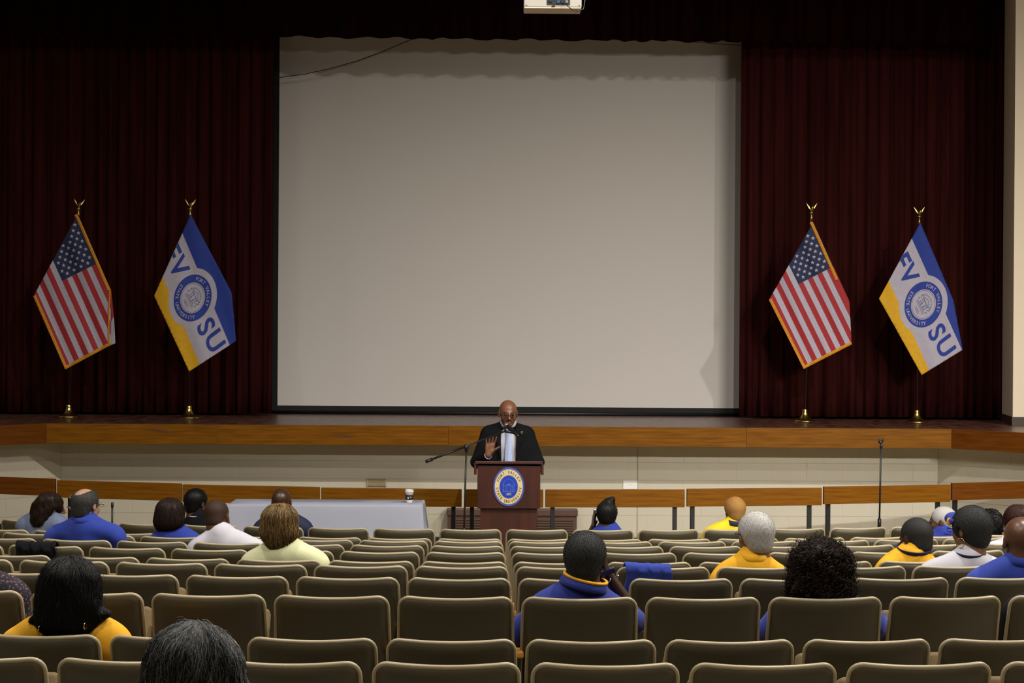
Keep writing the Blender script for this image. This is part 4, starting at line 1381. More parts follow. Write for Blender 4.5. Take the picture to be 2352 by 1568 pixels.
def head_shape(F, M, face=True):
    F.ell((0, -0.012, 0.030), (0.075, 0.095, 0.085), 0.03, M)
    F.ell((0, 0.028, -0.035), (0.058, 0.060, 0.076), 0.03, M)
    F.ell((0, 0.062, -0.096), (0.027, 0.022, 0.018), 0.02, M)
    F.cap((0, -0.03, -0.04), (0, -0.035, -0.105), 0.052, 0.052, 0.03, M)
    F.cap((-0.034, 0.080, 0.022), (0.034, 0.080, 0.022), 0.010, 0.010, 0.016, M)
    for s in (-1, 1):
        F.ell((s * 0.031, 0.094, 0.004), (0.016, 0.012, 0.010), 0.010, M, 's')
        F.ell((s * 0.040, 0.062, -0.028), (0.020, 0.018, 0.018), 0.02, M)
        F.ell((s * 0.077, -0.004, -0.002), (0.009, 0.018, 0.030), 0.006, M)
        F.ell((s * 0.084, 0.002, 0.000), (0.004, 0.009, 0.016), 0.004, M, 's')
    F.cap((0, 0.086, 0.012), (0, 0.108, -0.026), 0.008, 0.012, 0.010, M)
    for s in (-1, 1):
        F.ell((s * 0.012, 0.099, -0.030), (0.009, 0.009, 0.008), 0.006, M)
        F.cap((0, 0.091, -0.053), (s * 0.018, 0.085, -0.055), 0.0065, 0.004, 0.006, M)
        F.cap((0, 0.090, -0.066), (s * 0.017, 0.084, -0.064), 0.0075, 0.004, 0.006, M)
    F.cap((-0.02, 0.095, -0.0595), (0.02, 0.095, -0.0595), 0.002, 0.002, 0.004, M, 's')

def strands(F, V, N, n_seg, L, width, lift=0.004, flow=None, wave=0.0, freq=60.0, seed=1, out=0.0, zlim=None, mask=None, jit=0.10):
    """thin hairs lying on the surface of a hair volume, following a flow direction"""
    r = np.random.default_rng(seed)
    G = np.stack(np.gradient(F.F, F.h), -1)
    cand = V
    if mask is not None:
        cand = V[mask(V)]
    P = cand[r.integers(0, len(cand), N)].astype(float)
    Ls = L * r.uniform(0.55, 1.25, N)
    lf = lift * r.uniform(-0.3, 1.3, N)
    ph = r.uniform(0, 6.28, N)
    D = None
    pts = []
    for s in range(n_seg + 1):
        g = np.clip(np.rint((P - F.lo) / F.h).astype(int), 0, F.n - 1)
        Nn = G[g[:, 0], g[:, 1], g[:, 2]]
        Nn = Nn / (np.linalg.norm(Nn, axis=1, keepdims=True) + 1e-9)
        P = P - Nn * ((F.sample(P) - lf)[:, None]) * 0.7
        fl = flow(P) + r.normal(size=(N, 3)) * jit * np.linalg.norm(flow(P), axis=1, keepdims=True) * 2.0
        fl = fl - Nn * (fl * Nn).sum(1, keepdims=True)
        fl = fl / (np.linalg.norm(fl, axis=1, keepdims=True) + 1e-9)
        D = fl if D is None else 0.5 * D + 0.5 * fl
        side = np.cross(D, Nn)
        Pw = P + side * (wave * np.sin(freq * s * L / n_seg + ph))[:, None] + Nn * (out * (s / n_seg) ** 2)
        pts.append((Pw, side, Nn))
        P = P + D * (Ls / n_seg)[:, None]
    Vs, Ts = [], []
    for s, (p, sd, nn) in enumerate(pts):
        w = width * (1.0 - 0.8 * (s / n_seg))
        Vs += [p - sd * w, p + sd * w, p + nn * w * 1.2]
    V2 = np.stack(Vs, 1)                       # N, 3*(n+1), 3
    m = V2.shape[1]
    base = (np.arange(N) * m)[:, None]
    Ts = []
    for s in range(n_seg):
        a = s * 3
        for (i, j) in ((0, 2), (2, 1)):
            Ts.append(base + np.array([[a + i, a + j, a + 3 + j]]))
            Ts.append(base + np.array([[a + i, a + 3 + j, a + 3 + i]]))
    return V2.reshape(-1, 3), np.concatenate(Ts)

def fuzz(V, Nrm, N, L, width, seed=1, curl=0.6):
    """short hairs standing off the surface"""
    r = np.random.default_rng(seed)
    i = r.integers(0, len(V), N)
    P, n = V[i], Nrm[i]
    d = n + r.normal(size=(N, 3)) * curl
    d /= np.linalg.norm(d, axis=1, keepdims=True)
    sd = np.cross(d, r.normal(size=(N, 3))); sd /= np.linalg.norm(sd, axis=1, keepdims=True)
    t = d * (L * r.uniform(0.5, 1.3, N))[:, None]
    V2 = np.stack([P - sd * width - n * 0.002, P + sd * width - n * 0.002, P + t * 0.6 + sd * width * 0.8, P + t], 1).reshape(-1, 3)
    b = (np.arange(N) * 4)[:, None]
    return V2, np.concatenate([b + np.array([[0, 1, 2]]), b + np.array([[0, 2, 3]])])

def curls(V, Nrm, N, L, rad, width, turns=2.0, seed=1, n_seg=14, droop=0.9):
    """small corkscrew curls"""
    r = np.random.default_rng(seed)
    i = r.integers(0, len(V), N)
    P, n = V[i] - Nrm[i] * 0.004, Nrm[i]
    ax = n + r.normal(size=(N, 3)) * 0.45 + np.array([0, 0, -droop])
    ax /= np.linalg.norm(ax, axis=1, keepdims=True)
    u = np.cross(ax, r.normal(size=(N, 3))); u /= np.linalg.norm(u, axis=1, keepdims=True)
    v = np.cross(ax, u)
    Ls = L * r.uniform(0.5, 1.3, N); rr = rad * r.uniform(0.6, 1.3, N); ph = r.uniform(0, 6.28, N)
    Vs = []
    for s in range(n_seg + 1):
        t = s / n_seg
        a = ph + turns * 2 * PI * t
        c = P + ax * (Ls * t)[:, None] + (u * np.cos(a)[:, None] + v * np.sin(a)[:, None]) * rr[:, None]
        o = u * np.cos(a)[:, None] + v * np.sin(a)[:, None]
        w = width * (1 - 0.5 * t)
        Vs += [c + o * w, c - o * w * 0.5 + ax * w, c - o * w * 0.5 - ax * w]
    V2 = np.stack(Vs, 1); m = V2.shape[1]
    base = (np.arange(N) * m)[:, None]
    Ts = []
    for s in range(n_seg):
        a = s * 3
        for (i_, j_) in ((0, 1), (1, 2), (2, 0)):
            Ts.append(base + np.array([[a + i_, a + j_, a + 3 + j_]])); Ts.append(base + np.array([[a + i_, a + 3 + j_, a + 3 + i_]]))
    return V2.reshape(-1, 3), np.concatenate(Ts)

def normals_of(F, V):
    G = np.stack(np.gradient(F.F, F.h), -1)
    g = np.clip(np.rint((V - F.lo) / F.h).astype(int), 0, F.n - 1)
    n = G[g[:, 0], g[:, 1], g[:, 2]]
    return n / (np.linalg.norm(n, axis=1, keepdims=True) + 1e-9)

def down_flow(crown=(0, -0.03, 0.12), twist=0.0):
    c = np.array(crown)
    def fn(P):
        d = P - c
        d[:, 2] = d[:, 2] * 0.4 - 0.06
        return d
    return fn

SKIN = {
    'dark': mat('skin_dark', (0.060, 0.026, 0.014, 1), 0.34, var=0.2, scale=(30, 30, 30), spec=0.45),
    'brown': mat('skin_brown', (0.115, 0.050, 0.026, 1), 0.36, var=0.2, scale=(30, 30, 30), spec=0.45),
    'mid': mat('skin_mid', (0.22, 0.105, 0.058, 1), 0.45, var=0.2, scale=(30, 30, 30)),
    'light': mat('skin_light', (0.46, 0.26, 0.17, 1), 0.5, var=0.15, scale=(30, 30, 30)),
}
CLOTH = {
    'blue': mat('cloth_blue', s2l((32, 56, 154)), 0.85, var=0.15, scale=(9, 9, 9), bump=0.1, bscale=400, sheen=0.1),
    'deepblue': mat('cloth_deep_blue', s2l((28, 44, 138)), 0.85, var=0.15, scale=(9, 9, 9), bump=0.1, bscale=400, sheen=0.1),
    'yellow': mat('cloth_yellow', s2l((240, 176, 24)), 0.85, var=0.12, scale=(9, 9, 9), bump=0.1, bscale=400),
    'lemon': mat('cloth_lemon', s2l((240, 206, 30)), 0.85, var=0.1, scale=(9, 9, 9)),
    'cream': mat('cloth_cream', s2l((224, 226, 178)), 0.85, var=0.06, scale=(9, 9, 9), bump=0.08, bscale=400),
    'white': mat('cloth_white', s2l((204, 201, 211)), 0.85, var=0.05, scale=(9, 9, 9), bump=0.08, bscale=400),
    'navy': mat('cloth_navy', s2l((24, 32, 66)), 0.8, var=0.2, scale=(9, 9, 9)),
    'black': mat('cloth_black', (0.005, 0.005, 0.0065, 1), 0.9, var=0.3, scale=(9, 9, 9), spec=0.2),
    'denim': mat('cloth_denim', s2l((112, 122, 150)), 0.85, var=0.25, scale=(40, 40, 40), bump=0.15, bscale=300),
    'floral': mat('cloth_floral', s2l((128, 84, 104)), 0.85, color2=(0.008, 0.007, 0.011, 1), scale=(95, 95, 95), detail=2.0),
    'trousers': mat('cloth_trousers', (0.014, 0.014, 0.018, 1), 0.85, var=0.3, scale=(9, 9, 9)),
}
_fl = CLOTH['floral'].node_tree.nodes
for nd in _fl:
    if nd.type == 'VALTORGB':
        nd.color_ramp.elements[0].position = 0.56; nd.color_ramp.elements[1].position = 0.66
HAIR = {
    'black': hair_mat('hair_black', (0.004, 0.004, 0.004), (0.011, 0.010, 0.009)),
    'salt': hair_mat('hair_salt', (0.008, 0.008, 0.008), (0.16, 0.16, 0.15), 0.45, 0.45),
    'greyblack': hair_mat('hair_grey_black', (0.016, 0.016, 0.017), (0.036, 0.036, 0.035), 0.65),
    'white': hair_mat('hair_white', (0.40, 0.39, 0.37), (0.58, 0.56, 0.53), 0.6),
    'grey': hair_mat('hair_grey', (0.030, 0.028, 0.025), (0.075, 0.072, 0.066), 0.6),
    'brown': hair_mat('hair_brown', (0.008, 0.0045, 0.003), (0.028, 0.015, 0.010)),
    'curl': hair_mat('hair_curl', (0.006, 0.004, 0.0035), (0.055, 0.030, 0.019), 0.4, 0.3),
    'blond': hair_mat('hair_streaked', (0.040, 0.022, 0.010), (0.26, 0.16, 0.06), 0.45, 0.1),
    'stubble': hair_mat('hair_stubble', (0.035, 0.019, 0.012), (0.05, 0.028, 0.018), 0.6),
    'orange': hair_mat('hair_orange', (0.30, 0.155, 0.045), (0.48, 0.26, 0.08), 0.7),
    'auburn': hair_mat('hair_auburn', (0.018, 0.007, 0.006), (0.055, 0.022, 0.018)),
}

def ring_collar(root, c, rx, ry, m, name='collar', tilt=0.0, h=0.032, flare=0.020, edge=None, rz=0.0):
    """folded polo collar round the neck"""
    prof = [(-0.002, -0.012), (0.000, h * 0.7), (0.004, h), (0.009, h * 0.95), (flare * 0.6 + 0.004, h * 0.35), (flare, -0.004), (flare - 0.004, -0.008)]
    n = 40
    M = Matrix.Translation(c) @ Matrix.Rotation(rz, 4, 'Y') @ Matrix.Rotation(tilt, 4, 'X')
    V, Fc = [], []
    for (dr, z) in prof:
        for q in range(n):
            a = 2 * PI * q / n
            V.append(M @ Vector(((rx + dr) * math.cos(a), (ry + dr) * math.sin(a), z)))
    for i in range(len(prof) - 1):
        for q in range(n):
            q2 = (q + 1) % n
            Fc.append((i * n + q, i * n + q2, (i + 1) * n + q2, (i + 1) * n + q))
    o = mesh_obj(name, V, Fc, m, root, smooth=True)
    if edge:
        pts = [M @ Vector(((rx + 0.006) * math.cos(2 * PI * q / n), (ry + 0.006) * math.sin(2 * PI * q / n), h)) for q in range(n + 1)]
        MB().tube(pts, 0.0075, 8, caps=False).build('collar_edge', edge, o, smooth=True)
    return o

def sq(t):
    return math.copysign(abs(t) ** 0.6, t)

def make_glasses(root, M, m=None, name='glasses'):
    mb = MB()
    for s in (-1, 1):
        pts = [M @ Vector((s * 0.033 + 0.025 * sq(math.cos(a)), 0.108, 0.002 + 0.0135 * sq(math.sin(a)))) for a in [2 * PI * q / 20 for q in range(21)]]
        mb.tube(pts, 0.0015, 6, caps=False)
        mb.tube([M @ Vector(p) for p in ((s * 0.058, 0.106, 0.008), (s * 0.074, 0.085, 0.010), (s * 0.080, 0.0, 0.010), (s * 0.080, -0.012, -0.006))], 0.0024, 6)
    mb.tube([M @ Vector(p) for p in ((-0.010, 0.110, 0.004), (0, 0.113, 0.007), (0.010, 0.110, 0.004))], 0.002, 6)
    g = mb.build(name, m or PLASTIC_K, root, smooth=True)
    for s in (-1, 1):
        pts = [M @ Vector((s * 0.033 + 0.024 * sq(math.cos(a)), 0.108, 0.002 + 0.0125 * sq(math.sin(a)))) for a in [2 * PI * q / 20 for q in range(20)]]
        b = [p + (M.to_3x3() @ Vector((0, 0.0015, 0))) for p in pts]
        mesh_obj('lens', pts + b, [tuple(range(20)), tuple(range(39, 19, -1))] + [(i, 20 + i, 20 + (i + 1) % 20, (i + 1) % 20) for i in range(20)], GLASS, g)
    return g

def make_eyes(root, M):
    for s in (-1, 1):
        bm = bmesh.new(); bmesh.ops.create_uvsphere(bm, u_segments=12, v_segments=8, radius=0.0115)
        e = MB().bm(bm, M @ Matrix.Translation((s * 0.031, 0.081, 0.004))).build('eye', EYE_SHADED, root, smooth=True)
        bm = bmesh.new(); bmesh.ops.create_uvsphere(bm, u_segments=10, v_segments=6, radius=0.0062)
        MB().bm(bm, M @ Matrix.Translation((s * 0.031, 0.0875, 0.004))).build('iris', EYE_D, e, smooth=True)

def hoop(root, M, s, r, tr=0.0022, z=-0.032, y=-0.004):
    c = M @ Vector((s * 0.086, y, z - r))
    R3 = M.to_3x3()
    pts = [c + R3 @ Vector((0.002 * math.cos(a), r * math.cos(a), r * math.sin(a))) for a in [2 * PI * q / 20 for q in range(21)]]
    return MB().tube(pts, tr, 6, caps=False).build('earring', GOLD, root, smooth=True)

def build_hair(root, M, style, m, seed):
    """hair in head space, moved with the head matrix M"""
    t = style.get('t', 0.008)
    F = Field((-0.24, -0.26, -0.34), (0.24, 0.20, 0.24), style.get('h', 0.007))
    kind = style['kind']
    if kind in ('cap', 'crop'):
        F.ell((0, -0.014, 0.034), (0.076, 0.094, 0.083), 0.02, e=t)
        F.ell((0, -0.052, -0.025), (0.058, 0.050, 0.062), 0.02, e=t * 0.6)
        F.ell((0, 0.125, -0.045), (0.095, 0.080, 0.120), 0.010, op='s')
        for s in (-1, 1):
            F.ell((s * 0.088, 0.010, -0.020), (0.018, 0.028, 0.045), 0.008, op='s')
        F.half((0, 0, style.get('low', -0.085)), (0, 0.25, -1), 0.006)
    elif kind == 'ring':                                   # bald on top
        F.ell((0, -0.014, 0.034), (0.076, 0.094, 0.083), 0.02, e=t)
        F.ell((0, -0.052, -0.025), (0.058, 0.050, 0.062), 0.02, e=t * 0.6)
        F.ell((0, 0.110, -0.02), (0.095, 0.085, 0.14), 0.010, op='s')
        F.ell((0, -0.034, 0.130), (0.052, 0.085, 0.072), 0.012, op='s')
        for s in (-1, 1):
            F.ell((s * 0.088, 0.010, -0.020), (0.018, 0.028, 0.040), 0.008, op='s')
        F.half((0, 0, -0.050), (0, 0.25, -1), 0.006)
    else:
        for (c, r) in style['vol']:
            F.ell(c, r, style.get('k', 0.03))
        for (c, r) in style.get('cut', [((0, 0.15, -0.05), (0.070, 0.10, 0.13))]):
            F.ell(c, r, 0.015, op='s')
        if 'low' in style:
            F.half((0, 0, style['low']), (0, style.get('lowt', 0.0), -1), 0.015)
    if style.get('wr'):
        F.wrinkle(style['wr'], seed, style.get('wf', 40.0))
    V, Q = F.mesh()
    parts = [(V, Q)]
    N = normals_of(F, V)
    for sp in style.get('hairs', []):
        kd = sp[0]
        if kd == 'fuzz':
            parts.append(fuzz(V, N, sp[1], sp[2], sp[3], seed))
        elif kd == 'curl':
            parts.append(curls(V, N, sp[1], sp[2], sp[3], sp[4], seed=seed))
        elif kd == 'strand':
            kw_ = sp[6] if len(sp) > 6 else {}
            parts.append(strands(F, V, sp[1], sp[2], sp[3], sp[4], lift=sp[5], flow=down_flow(style.get('crown', (0, -0.03, 0.12))), seed=seed, **kw_))
    V, T = merge_np(parts)
    return np_mesh('hair', V, T, m, root, True, M)

def seated(label, row, body_px, half_px, sh_py, head_px, top_py, shirt, skin, hair=None, hair_m=None, yaw=0.0, tilt=0.0, roll=0.0,
           hs=1.0, fwd=0.0, sleeve='short', arms=None, collar=True, collar_m=None, edge=None, hair_t=0.0, seed=1, wr=0.0032, glasses=None,
           rowY=None, rowZ=None, stoop=0.0, cshift=0.0, vox=0.0085, gaze=True, neck_r=0.055, ch=0.032, cf=0.020, drop=0.014, lanyard=False):
    """a person on a chair, seen from behind; pixel numbers place body, shoulders and the top of the head"""
    Yr = ROW_Y[11 - row] if rowY is None else rowY
    Zf = ROW_Z[11 - row] if rowZ is None else rowZ
    R = YC - Yr
    Y = Yr
    for _ in range(5):
        x = at(body_px, 1250, Y + 0.14).x
        Y = YC - math.sqrt(R * R - (x - XC) ** 2)
    a = math.asin((x - XC) / R)
    root = thing('person', label, 'person', (x, Y, Zf), a * 0.8, 'people seated in the audience')
    pxm = F_PX / (Y + 0.14)
    w = half_px / pxm
    shz = at(body_px, sh_py, Y + 0.14).z - Zf - drop
    hY = Y + 0.15 + fwd
    ht = at(head_px, top_py, hY)
    hx = (ht.x - x)
    hz = ht.z - Zf - hair_t - 0.115 * hs
    Mh = Matrix.Translation((hx, 0.15 + fwd, hz)) @ Matrix.Rotation(math.radians(yaw), 4, 'Z') @ Matrix.Rotation(math.radians(tilt), 4, 'X') @ Matrix.Rotation(math.radians(roll), 4, 'Y') @ Matrix.Scale(hs, 4)
    bx = cshift
    arms = arms or {}
    AR = {}
    for s in (-1, 1):
        d = arms.get(s, {})
        shd = Vector((s * (w - 0.056), 0.14, shz - 0.105))
        el = Vector(d.get('elbow', (s * (w - 0.005), 0.22, max(shz - 0.36, 0.60))))
        wr_ = Vector(d.get('wrist', (s * 0.13, 0.46, 0.60)))
        AR[s] = (shd, el, wr_, d)
    def torso(F, e):
        F.ell((bx * 0.3, 0.24, 0.54), (0.175, 0.135, 0.12), 0.05, e=e)
        F.ell((bx * 0.6, 0.21, 0.70), (0.150, 0.112, 0.17), 0.06, e=e)
        F.ell((bx, 0.165 + stoop, shz - 0.17), (min(w * 0.80, 0.19), 0.112, 0.165), 0.05, e=e)
        for s in (-1, 1):
            F.cap((0, 0.14, shz - 0.055), (s * (w - 0.068), 0.14, shz - 0.095), 0.062, 0.055, 0.05, e=e)
            F.cap((hx * 0.5 + s * 0.022, 0.13 + fwd * 0.4, shz + 0.012), (s * (w - 0.10), 0.14, shz - 0.060), 0.048, 0.045, 0.06, e=e)
    body = Field((-0.47, -0.12, -0.02), (0.47, 0.92, max(hz + 0.16, shz + 0.1)), vox)
    torso(body, -0.006)
    nb = Mh @ Vector((0, -0.03, -0.07))
    body.cap((hx * 0.5, 0.125 + fwd * 0.3, shz - 0.03), nb, neck_r + 0.004, neck_r, 0.03)
    head_shape(body, Mh)
    for s in (-1, 1):
        shd, el, wr_, d = AR[s]
        body.cap(shd, el, 0.046, 0.038, 0.03)
        body.cap(el, wr_, 0.038, 0.026, 0.02)
        hd = Vector(d.get('hand', (-s * 0.5, 0.6, -0.25)))
        hn = Vector(d.get('palm', (0, -0.2, -1)))
        th = Vector(d.get('thumb', (-s * 0.8, 0.2, 0.1)))
        hand_shape(body, wr_, hd, hn, th, 0.95, d.get('curl', 0.35), d.get('spread', 0.15))
        hip, kn, an = Vector((s * 0.09, 0.26, 0.50)), Vector((s * 0.12, 0.64, 0.50)), Vector((s * 0.12, 0.66, 0.09))
        body.cap(hip, kn, 0.078, 0.055, 0.03); body.cap(kn, an, 0.052, 0.038, 0.02)
        body.cap((s * 0.12, 0.65, 0.05), (s * 0.125, 0.82, 0.035), 0.042, 0.03, 0.02)
    V, Q = body.mesh()
    np_mesh('body', V, Q, SKIN[skin], root)
    # shirt
    sh = Field((-0.47, -0.14, 0.36), (0.47, 0.75, shz + 0.12), vox)
    torso(sh, 0.010)
    for s in (-1, 1):
        shd, el, wr_, d = AR[s]
        if sleeve == 'short':
            sh.cap(shd, shd.lerp(el, 0.75), 0.060, 0.058, 0.035)
        else:
            sh.cap(shd, el, 0.060, 0.052, 0.035); sh.cap(el, el.lerp(wr_, 0.93), 0.052, 0.040, 0.02)
    sh.cap((hx * 0.5, 0.128 + fwd * 0.3, shz - 0.04), (hx * 0.5, 0.128 + fwd * 0.3, shz + (0.022 if collar else 0.010)), neck_r + 0.016, neck_r + 0.012, 0.03)
    pz = Mh @ Vector((0, -0.035, -0.105))
    if pz.z < shz + 0.03:
        sh.cap(Vector((pz.x, pz.y, min(pz.z, shz - 0.045))), Vector((pz.x * 0.6, 0.15, shz - 0.16)), 0.072 * hs, 0.08, 0.03)
    if wr:
        sh.wrinkle(wr * 1.5, seed, 26.0)
    V, Q = sh.mesh()
    cm = CLOTH[shirt]
    np_mesh('shirt' if sleeve == 'short' else 'top', V, Q, cm, root)
    tr = Field((-0.3, 0.05, 0.05), (0.3, 0.8, 0.68), 0.011)
    tr.ell((0, 0.24, 0.53), (0.185, 0.140, 0.115), 0.04, e=0.003)
    for s in (-1, 1):
        tr.cap((s * 0.09, 0.26, 0.50), (s * 0.12, 0.64, 0.50), 0.088, 0.066, 0.03); tr.cap((s * 0.12, 0.64, 0.50), (s * 0.12, 0.66, 0.12), 0.064, 0.056, 0.02)
    V, Q = tr.mesh()
    np_mesh('trousers', V, Q, CLOTH['trousers'], root)
    if collar:
        cc = Vector((hx * 0.5, 0.128 + fwd * 0.3, shz + 0.026))
        ring_collar(root, cc, 0.066, 0.070, collar_m or cm, tilt=math.radians(12), edge=edge, rz=0.0, h=ch, flare=cf)
    if lanyard:
        lr = 0.024 if collar else 0.006
        ring_collar(root, Vector((hx * 0.5, 0.128 + fwd * 0.3, shz + (0.034 if collar else 0.030))), 0.068 + lr, 0.072 + lr, CLOTH['navy'], 'lanyard', tilt=math.radians(12), h=0.012, flare=0.005)
    if hair:
        build_hair(root, Mh, hair, HAIR[hair_m], seed)
    if glasses:
        make_glasses(root, Mh, glasses)
    if gaze:
        make_eyes(root, Mh)
    return root, Mh

CROP = lambda t=0.006, n=5000, L=0.007, low=-0.058: dict(kind='cap', t=t, low=low, hairs=[('fuzz', int(n * 3.2), L * 0.5, 0.0006)])
CURLY_CUT = dict(kind='cap', t=0.016, wr=0.004, wf=70, hairs=[('curl', 900, 0.012, 0.005, 0.0016)])

# --- front row
seated('person in a dark suit with pale collar in the front row', 1, 449, 42, 1186, 446, 1121, 'black', 'brown', CROP(0.012, 5000, 0.006), 'black', yaw=-32, sleeve='long', hs=0.98, hair_t=0.012, seed=2, collar_m=CLOTH['white'], wr=0.001, ch=0.014, cf=0.003)
seated('person in a navy suit in front of the white table', 1, 646, 68, 1183, 643, 1121, 'navy', 'dark', None, None, yaw=-8, sleeve='long', hs=1.02, seed=3, collar_m=CLOTH['white'], wr=0.001, ch=0.014, cf=0.003)
rt, Mh = seated('person in a blue top holding a phone to the ear, front row', 1, 1396, 50, 1210, 1396, 1143, 'blue', 'brown',
    dict(kind='vol', vol=[((0, -0.02, 0.03), (0.088, 0.100, 0.092)), ((0.0, -0.05, -0.03), (0.066, 0.06, 0.06)), ((0.018, -0.01, 0.118), (0.040, 0.045, 0.032)), ((0.050, -0.01, 0.135), (0.016, 0.02, 0.026))], cut=[((0, 0.15, -0.045), (0.085, 0.10, 0.12))], low=-0.08, hairs=[('strand', 700, 6, 0.05, 0.0014, 0.003)]), 'black',
    yaw=-6, hs=0.95, hair_t=0.030, seed=4, collar=False, arms={-1: dict(elbow=(-0.22, 0.34, 0.66), wrist=(-0.108, 0.22, 0.855), hand=(0.12, -0.05, 1.0), palm=(1, 0, 0.0), thumb=(0.1, -1, 0.3), curl=0.5)})
ph = thing('phone', 'silvery phone held to the ear in the front row', 'phone', rt.matrix_basis @ Vector((-0.106, 0.165, 0.955)), 0)
M = Matrix.Rotation(math.radians(8), 4, 'Y')
MB().bbox((-0.008, -0.032, -0.068), (0.008, 0.032, 0.068), 0.004, M).build('phone_body', STEEL, ph)
MB().bbox((-0.012, -0.024, -0.04), (-0.0075, 0.024, 0.02), 0.002, M).build('phone_cover', mat('phone_glitter', s2l((210, 210, 225)), 0.2, 0.5, color2=s2l((70, 70, 95)), scale=(160, 160, 160)), ph)
seated('person in a bright lemon yellow top in the front row', 1, 1690, 74, 1202, 1692, 1140, 'lemon', 'brown', CROP(0.016, 6000, 0.008), 'orange', yaw=8, hs=0.92, hair_t=0.016, seed=5, collar=True, collar_m=CLOTH['navy'], wr=0.003)
# --- second row
A_, MA = seated('person in a grey denim shirt, head on hand, beside the left end', 2, 92, 62, 1178, 112, 1129, 'denim', 'mid',
    dict(kind='vol', vol=[((0, -0.025, 0.028), (0.098, 0.112, 0.100)), ((0.0, -0.075, -0.045), (0.100, 0.085, 0.115)), ((0.0, -0.085, -0.10), (0.088, 0.07, 0.085))], cut=[((0, 0.15, -0.03), (0.082, 0.105, 0.115)), ((0.095, 0.02, -0.02), (0.03, 0.035, 0.05))], wr=0.003, wf=60, hairs=[('strand', 1500, 7, 0.07, 0.0014, 0.004, dict(wave=0.003))]), 'brown',
    yaw=-52, tilt=-6, roll=12, hs=0.98, hair_t=0.016, seed=6, sleeve='long', collar=False, wr=0.004,
    arms={1: dict(elbow=(0.24, 0.42, 0.74), wrist=(0.205, 0.30, 0.97), hand=(-0.12, -0.06, 1.0), palm=(-1, -0.1, 0), thumb=(-0.3, -0.9, 0.2), curl=0.25)})
MB().tube([MA @ Vector((0.083, 0.0, -0.034)), MA @ Vector((0.084, 0.0, -0.075))], [0.002, 0.003], 6).build('earring', STEEL, A_)
Q_, MQ = seated('person in dark blue with a gold hoop earring, second row right', 2, 2175, 60, 1222, 2172, 1163, 'deepblue', 'brown', CROP(0.006, 5000, 0.006), 'white', yaw=58, hs=1.0, hair_t=0.006, seed=7, sleeve='long')
hoop(Q_, MQ, -1, 0.017)
seated('person sitting behind the grey-haired white shirt, dark curly head, second row', 2, 2286, 55, 1236, 2284, 1168, 'black', 'dark', dict(kind='cap', t=0.024, wr=0.006, wf=60, hairs=[('curl', 900, 0.014, 0.006, 0.002)]), 'black', yaw=-10, hs=0.95, hair_t=0.024, seed=8)[0]['label'] = 'person in black, mostly hidden behind the white shirt, second row'
# --- third row
seated('person in a blue top with low shoulders in the third row', 3, 398, 66, 1214, 386, 1140, 'blue', 'brown',
    dict(kind='vol', vol=[((0, -0.02, 0.022), (0.106, 0.112, 0.104)), ((0, -0.045, -0.045), (0.112, 0.094, 0.095))], low=-0.125, lowt=0.1, hairs=[('strand', 2200, 7, 0.07, 0.0012, 0.003, dict(jit=0.06))]), 'brown', yaw=0, hs=0.98, hair_t=0.017, seed=9)
# --- fourth row
seated('person in a royal blue polo with raised collar, left side', 4, 190, 96, 1196, 191, 1122, 'blue', 'light', dict(kind='ring', t=0.008, hairs=[('fuzz', 11000, 0.0045, 0.0008)]), 'grey', yaw=-22, hs=1.03, hair_t=0.0, seed=10, glasses=GOLD, wr=0.0030, sleeve='short')
seated('person in a white shirt with bowed head beside the cream top', 4, 516, 90, 1226, 493, 1148, 'white', 'brown', dict(kind='cap', t=0.0025, low=-0.06), 'stubble', yaw=-10, tilt=-10, roll=-6, fwd=0.05, hs=1.02, hair_t=0.002, seed=11, collar=False, wr=0.0025, neck_r=0.062)
seated('person in a white shirt at the right frame edge, fourth row', 4, 2348, 94, 1240, 2344, 1157, 'white', 'mid', dict(kind='vol', vol=[((0, -0.02, 0.025), (0.098, 0.112, 0.104)), ((0, -0.06, -0.03), (0.090, 0.07, 0.09))], cut=[((0, 0.15, -0.03), (0.085, 0.10, 0.12))], hairs=[('strand', 1500, 7, 0.07, 0.0014, 0.003)]), 'auburn', yaw=20, hs=0.98, hair_t=0.014, seed=12, collar=False)
hb, Mhb = bpy.data.objects.get('person.010'), None
# --- sixth row
g_, Mg = seated('person in a pale cream-yellow top left of the centre aisle seats', 6, 652, 99, 1251, 640, 1154, 'cream', 'brown',
    dict(kind='vol', vol=[((0, -0.015, 0.028), (0.108, 0.112, 0.098)), ((0, -0.04, -0.040), (0.112, 0.092, 0.080)), ((0, -0.055, -0.10), (0.070, 0.06, 0.06))], crown=(0, -0.02, 0.14), low=-0.15, hairs=[('strand', 2600, 8, 0.085, 0.0018, 0.004, dict(jit=0.08))]), 'blond', hs=0.98, hair_t=0.014, seed=13, collar=False, wr=0.0018)
g_['label'] = 'person in a pale cream-yellow top behind the white table'
p_, Mp = seated('person in a yellow polo with a blue lanyard', 6, 2096, 80, 1268, 2110, 1189, 'yellow', 'dark', CROP(0.004, 5000, 0.004), 'greyblack', yaw=24, tilt=-4, hs=1.06, hair_t=0.004, seed=14, wr=0.003, lanyard=True)
# --- seventh row
n_, Mn = seated('person in a golden yellow polo with glasses, right of the blue jacket', 7, 1730, 92, 1283, 1739, 1174, 'yellow', 'mid', CROP(0.014, 8000, 0.007), 'white', yaw=16, hs=1.05, hair_t=0.014, seed=15, glasses=PLASTIC_K, wr=0.0035)
r_, Mr = seated('person in a white top with a big hoop earring and glasses', 7, 2222, 108, 1276, 2236, 1160, 'white', 'mid', CROP(0.020, 9000, 0.007, -0.066), 'greyblack', yaw=32, hs=1.02, hair_t=0.022, seed=16, collar=False, glasses=PLASTIC_K, wr=0.0028, neck_r=0.050, lanyard=True)
hoop(r_, Mr, -1, 0.026, 0.0024)
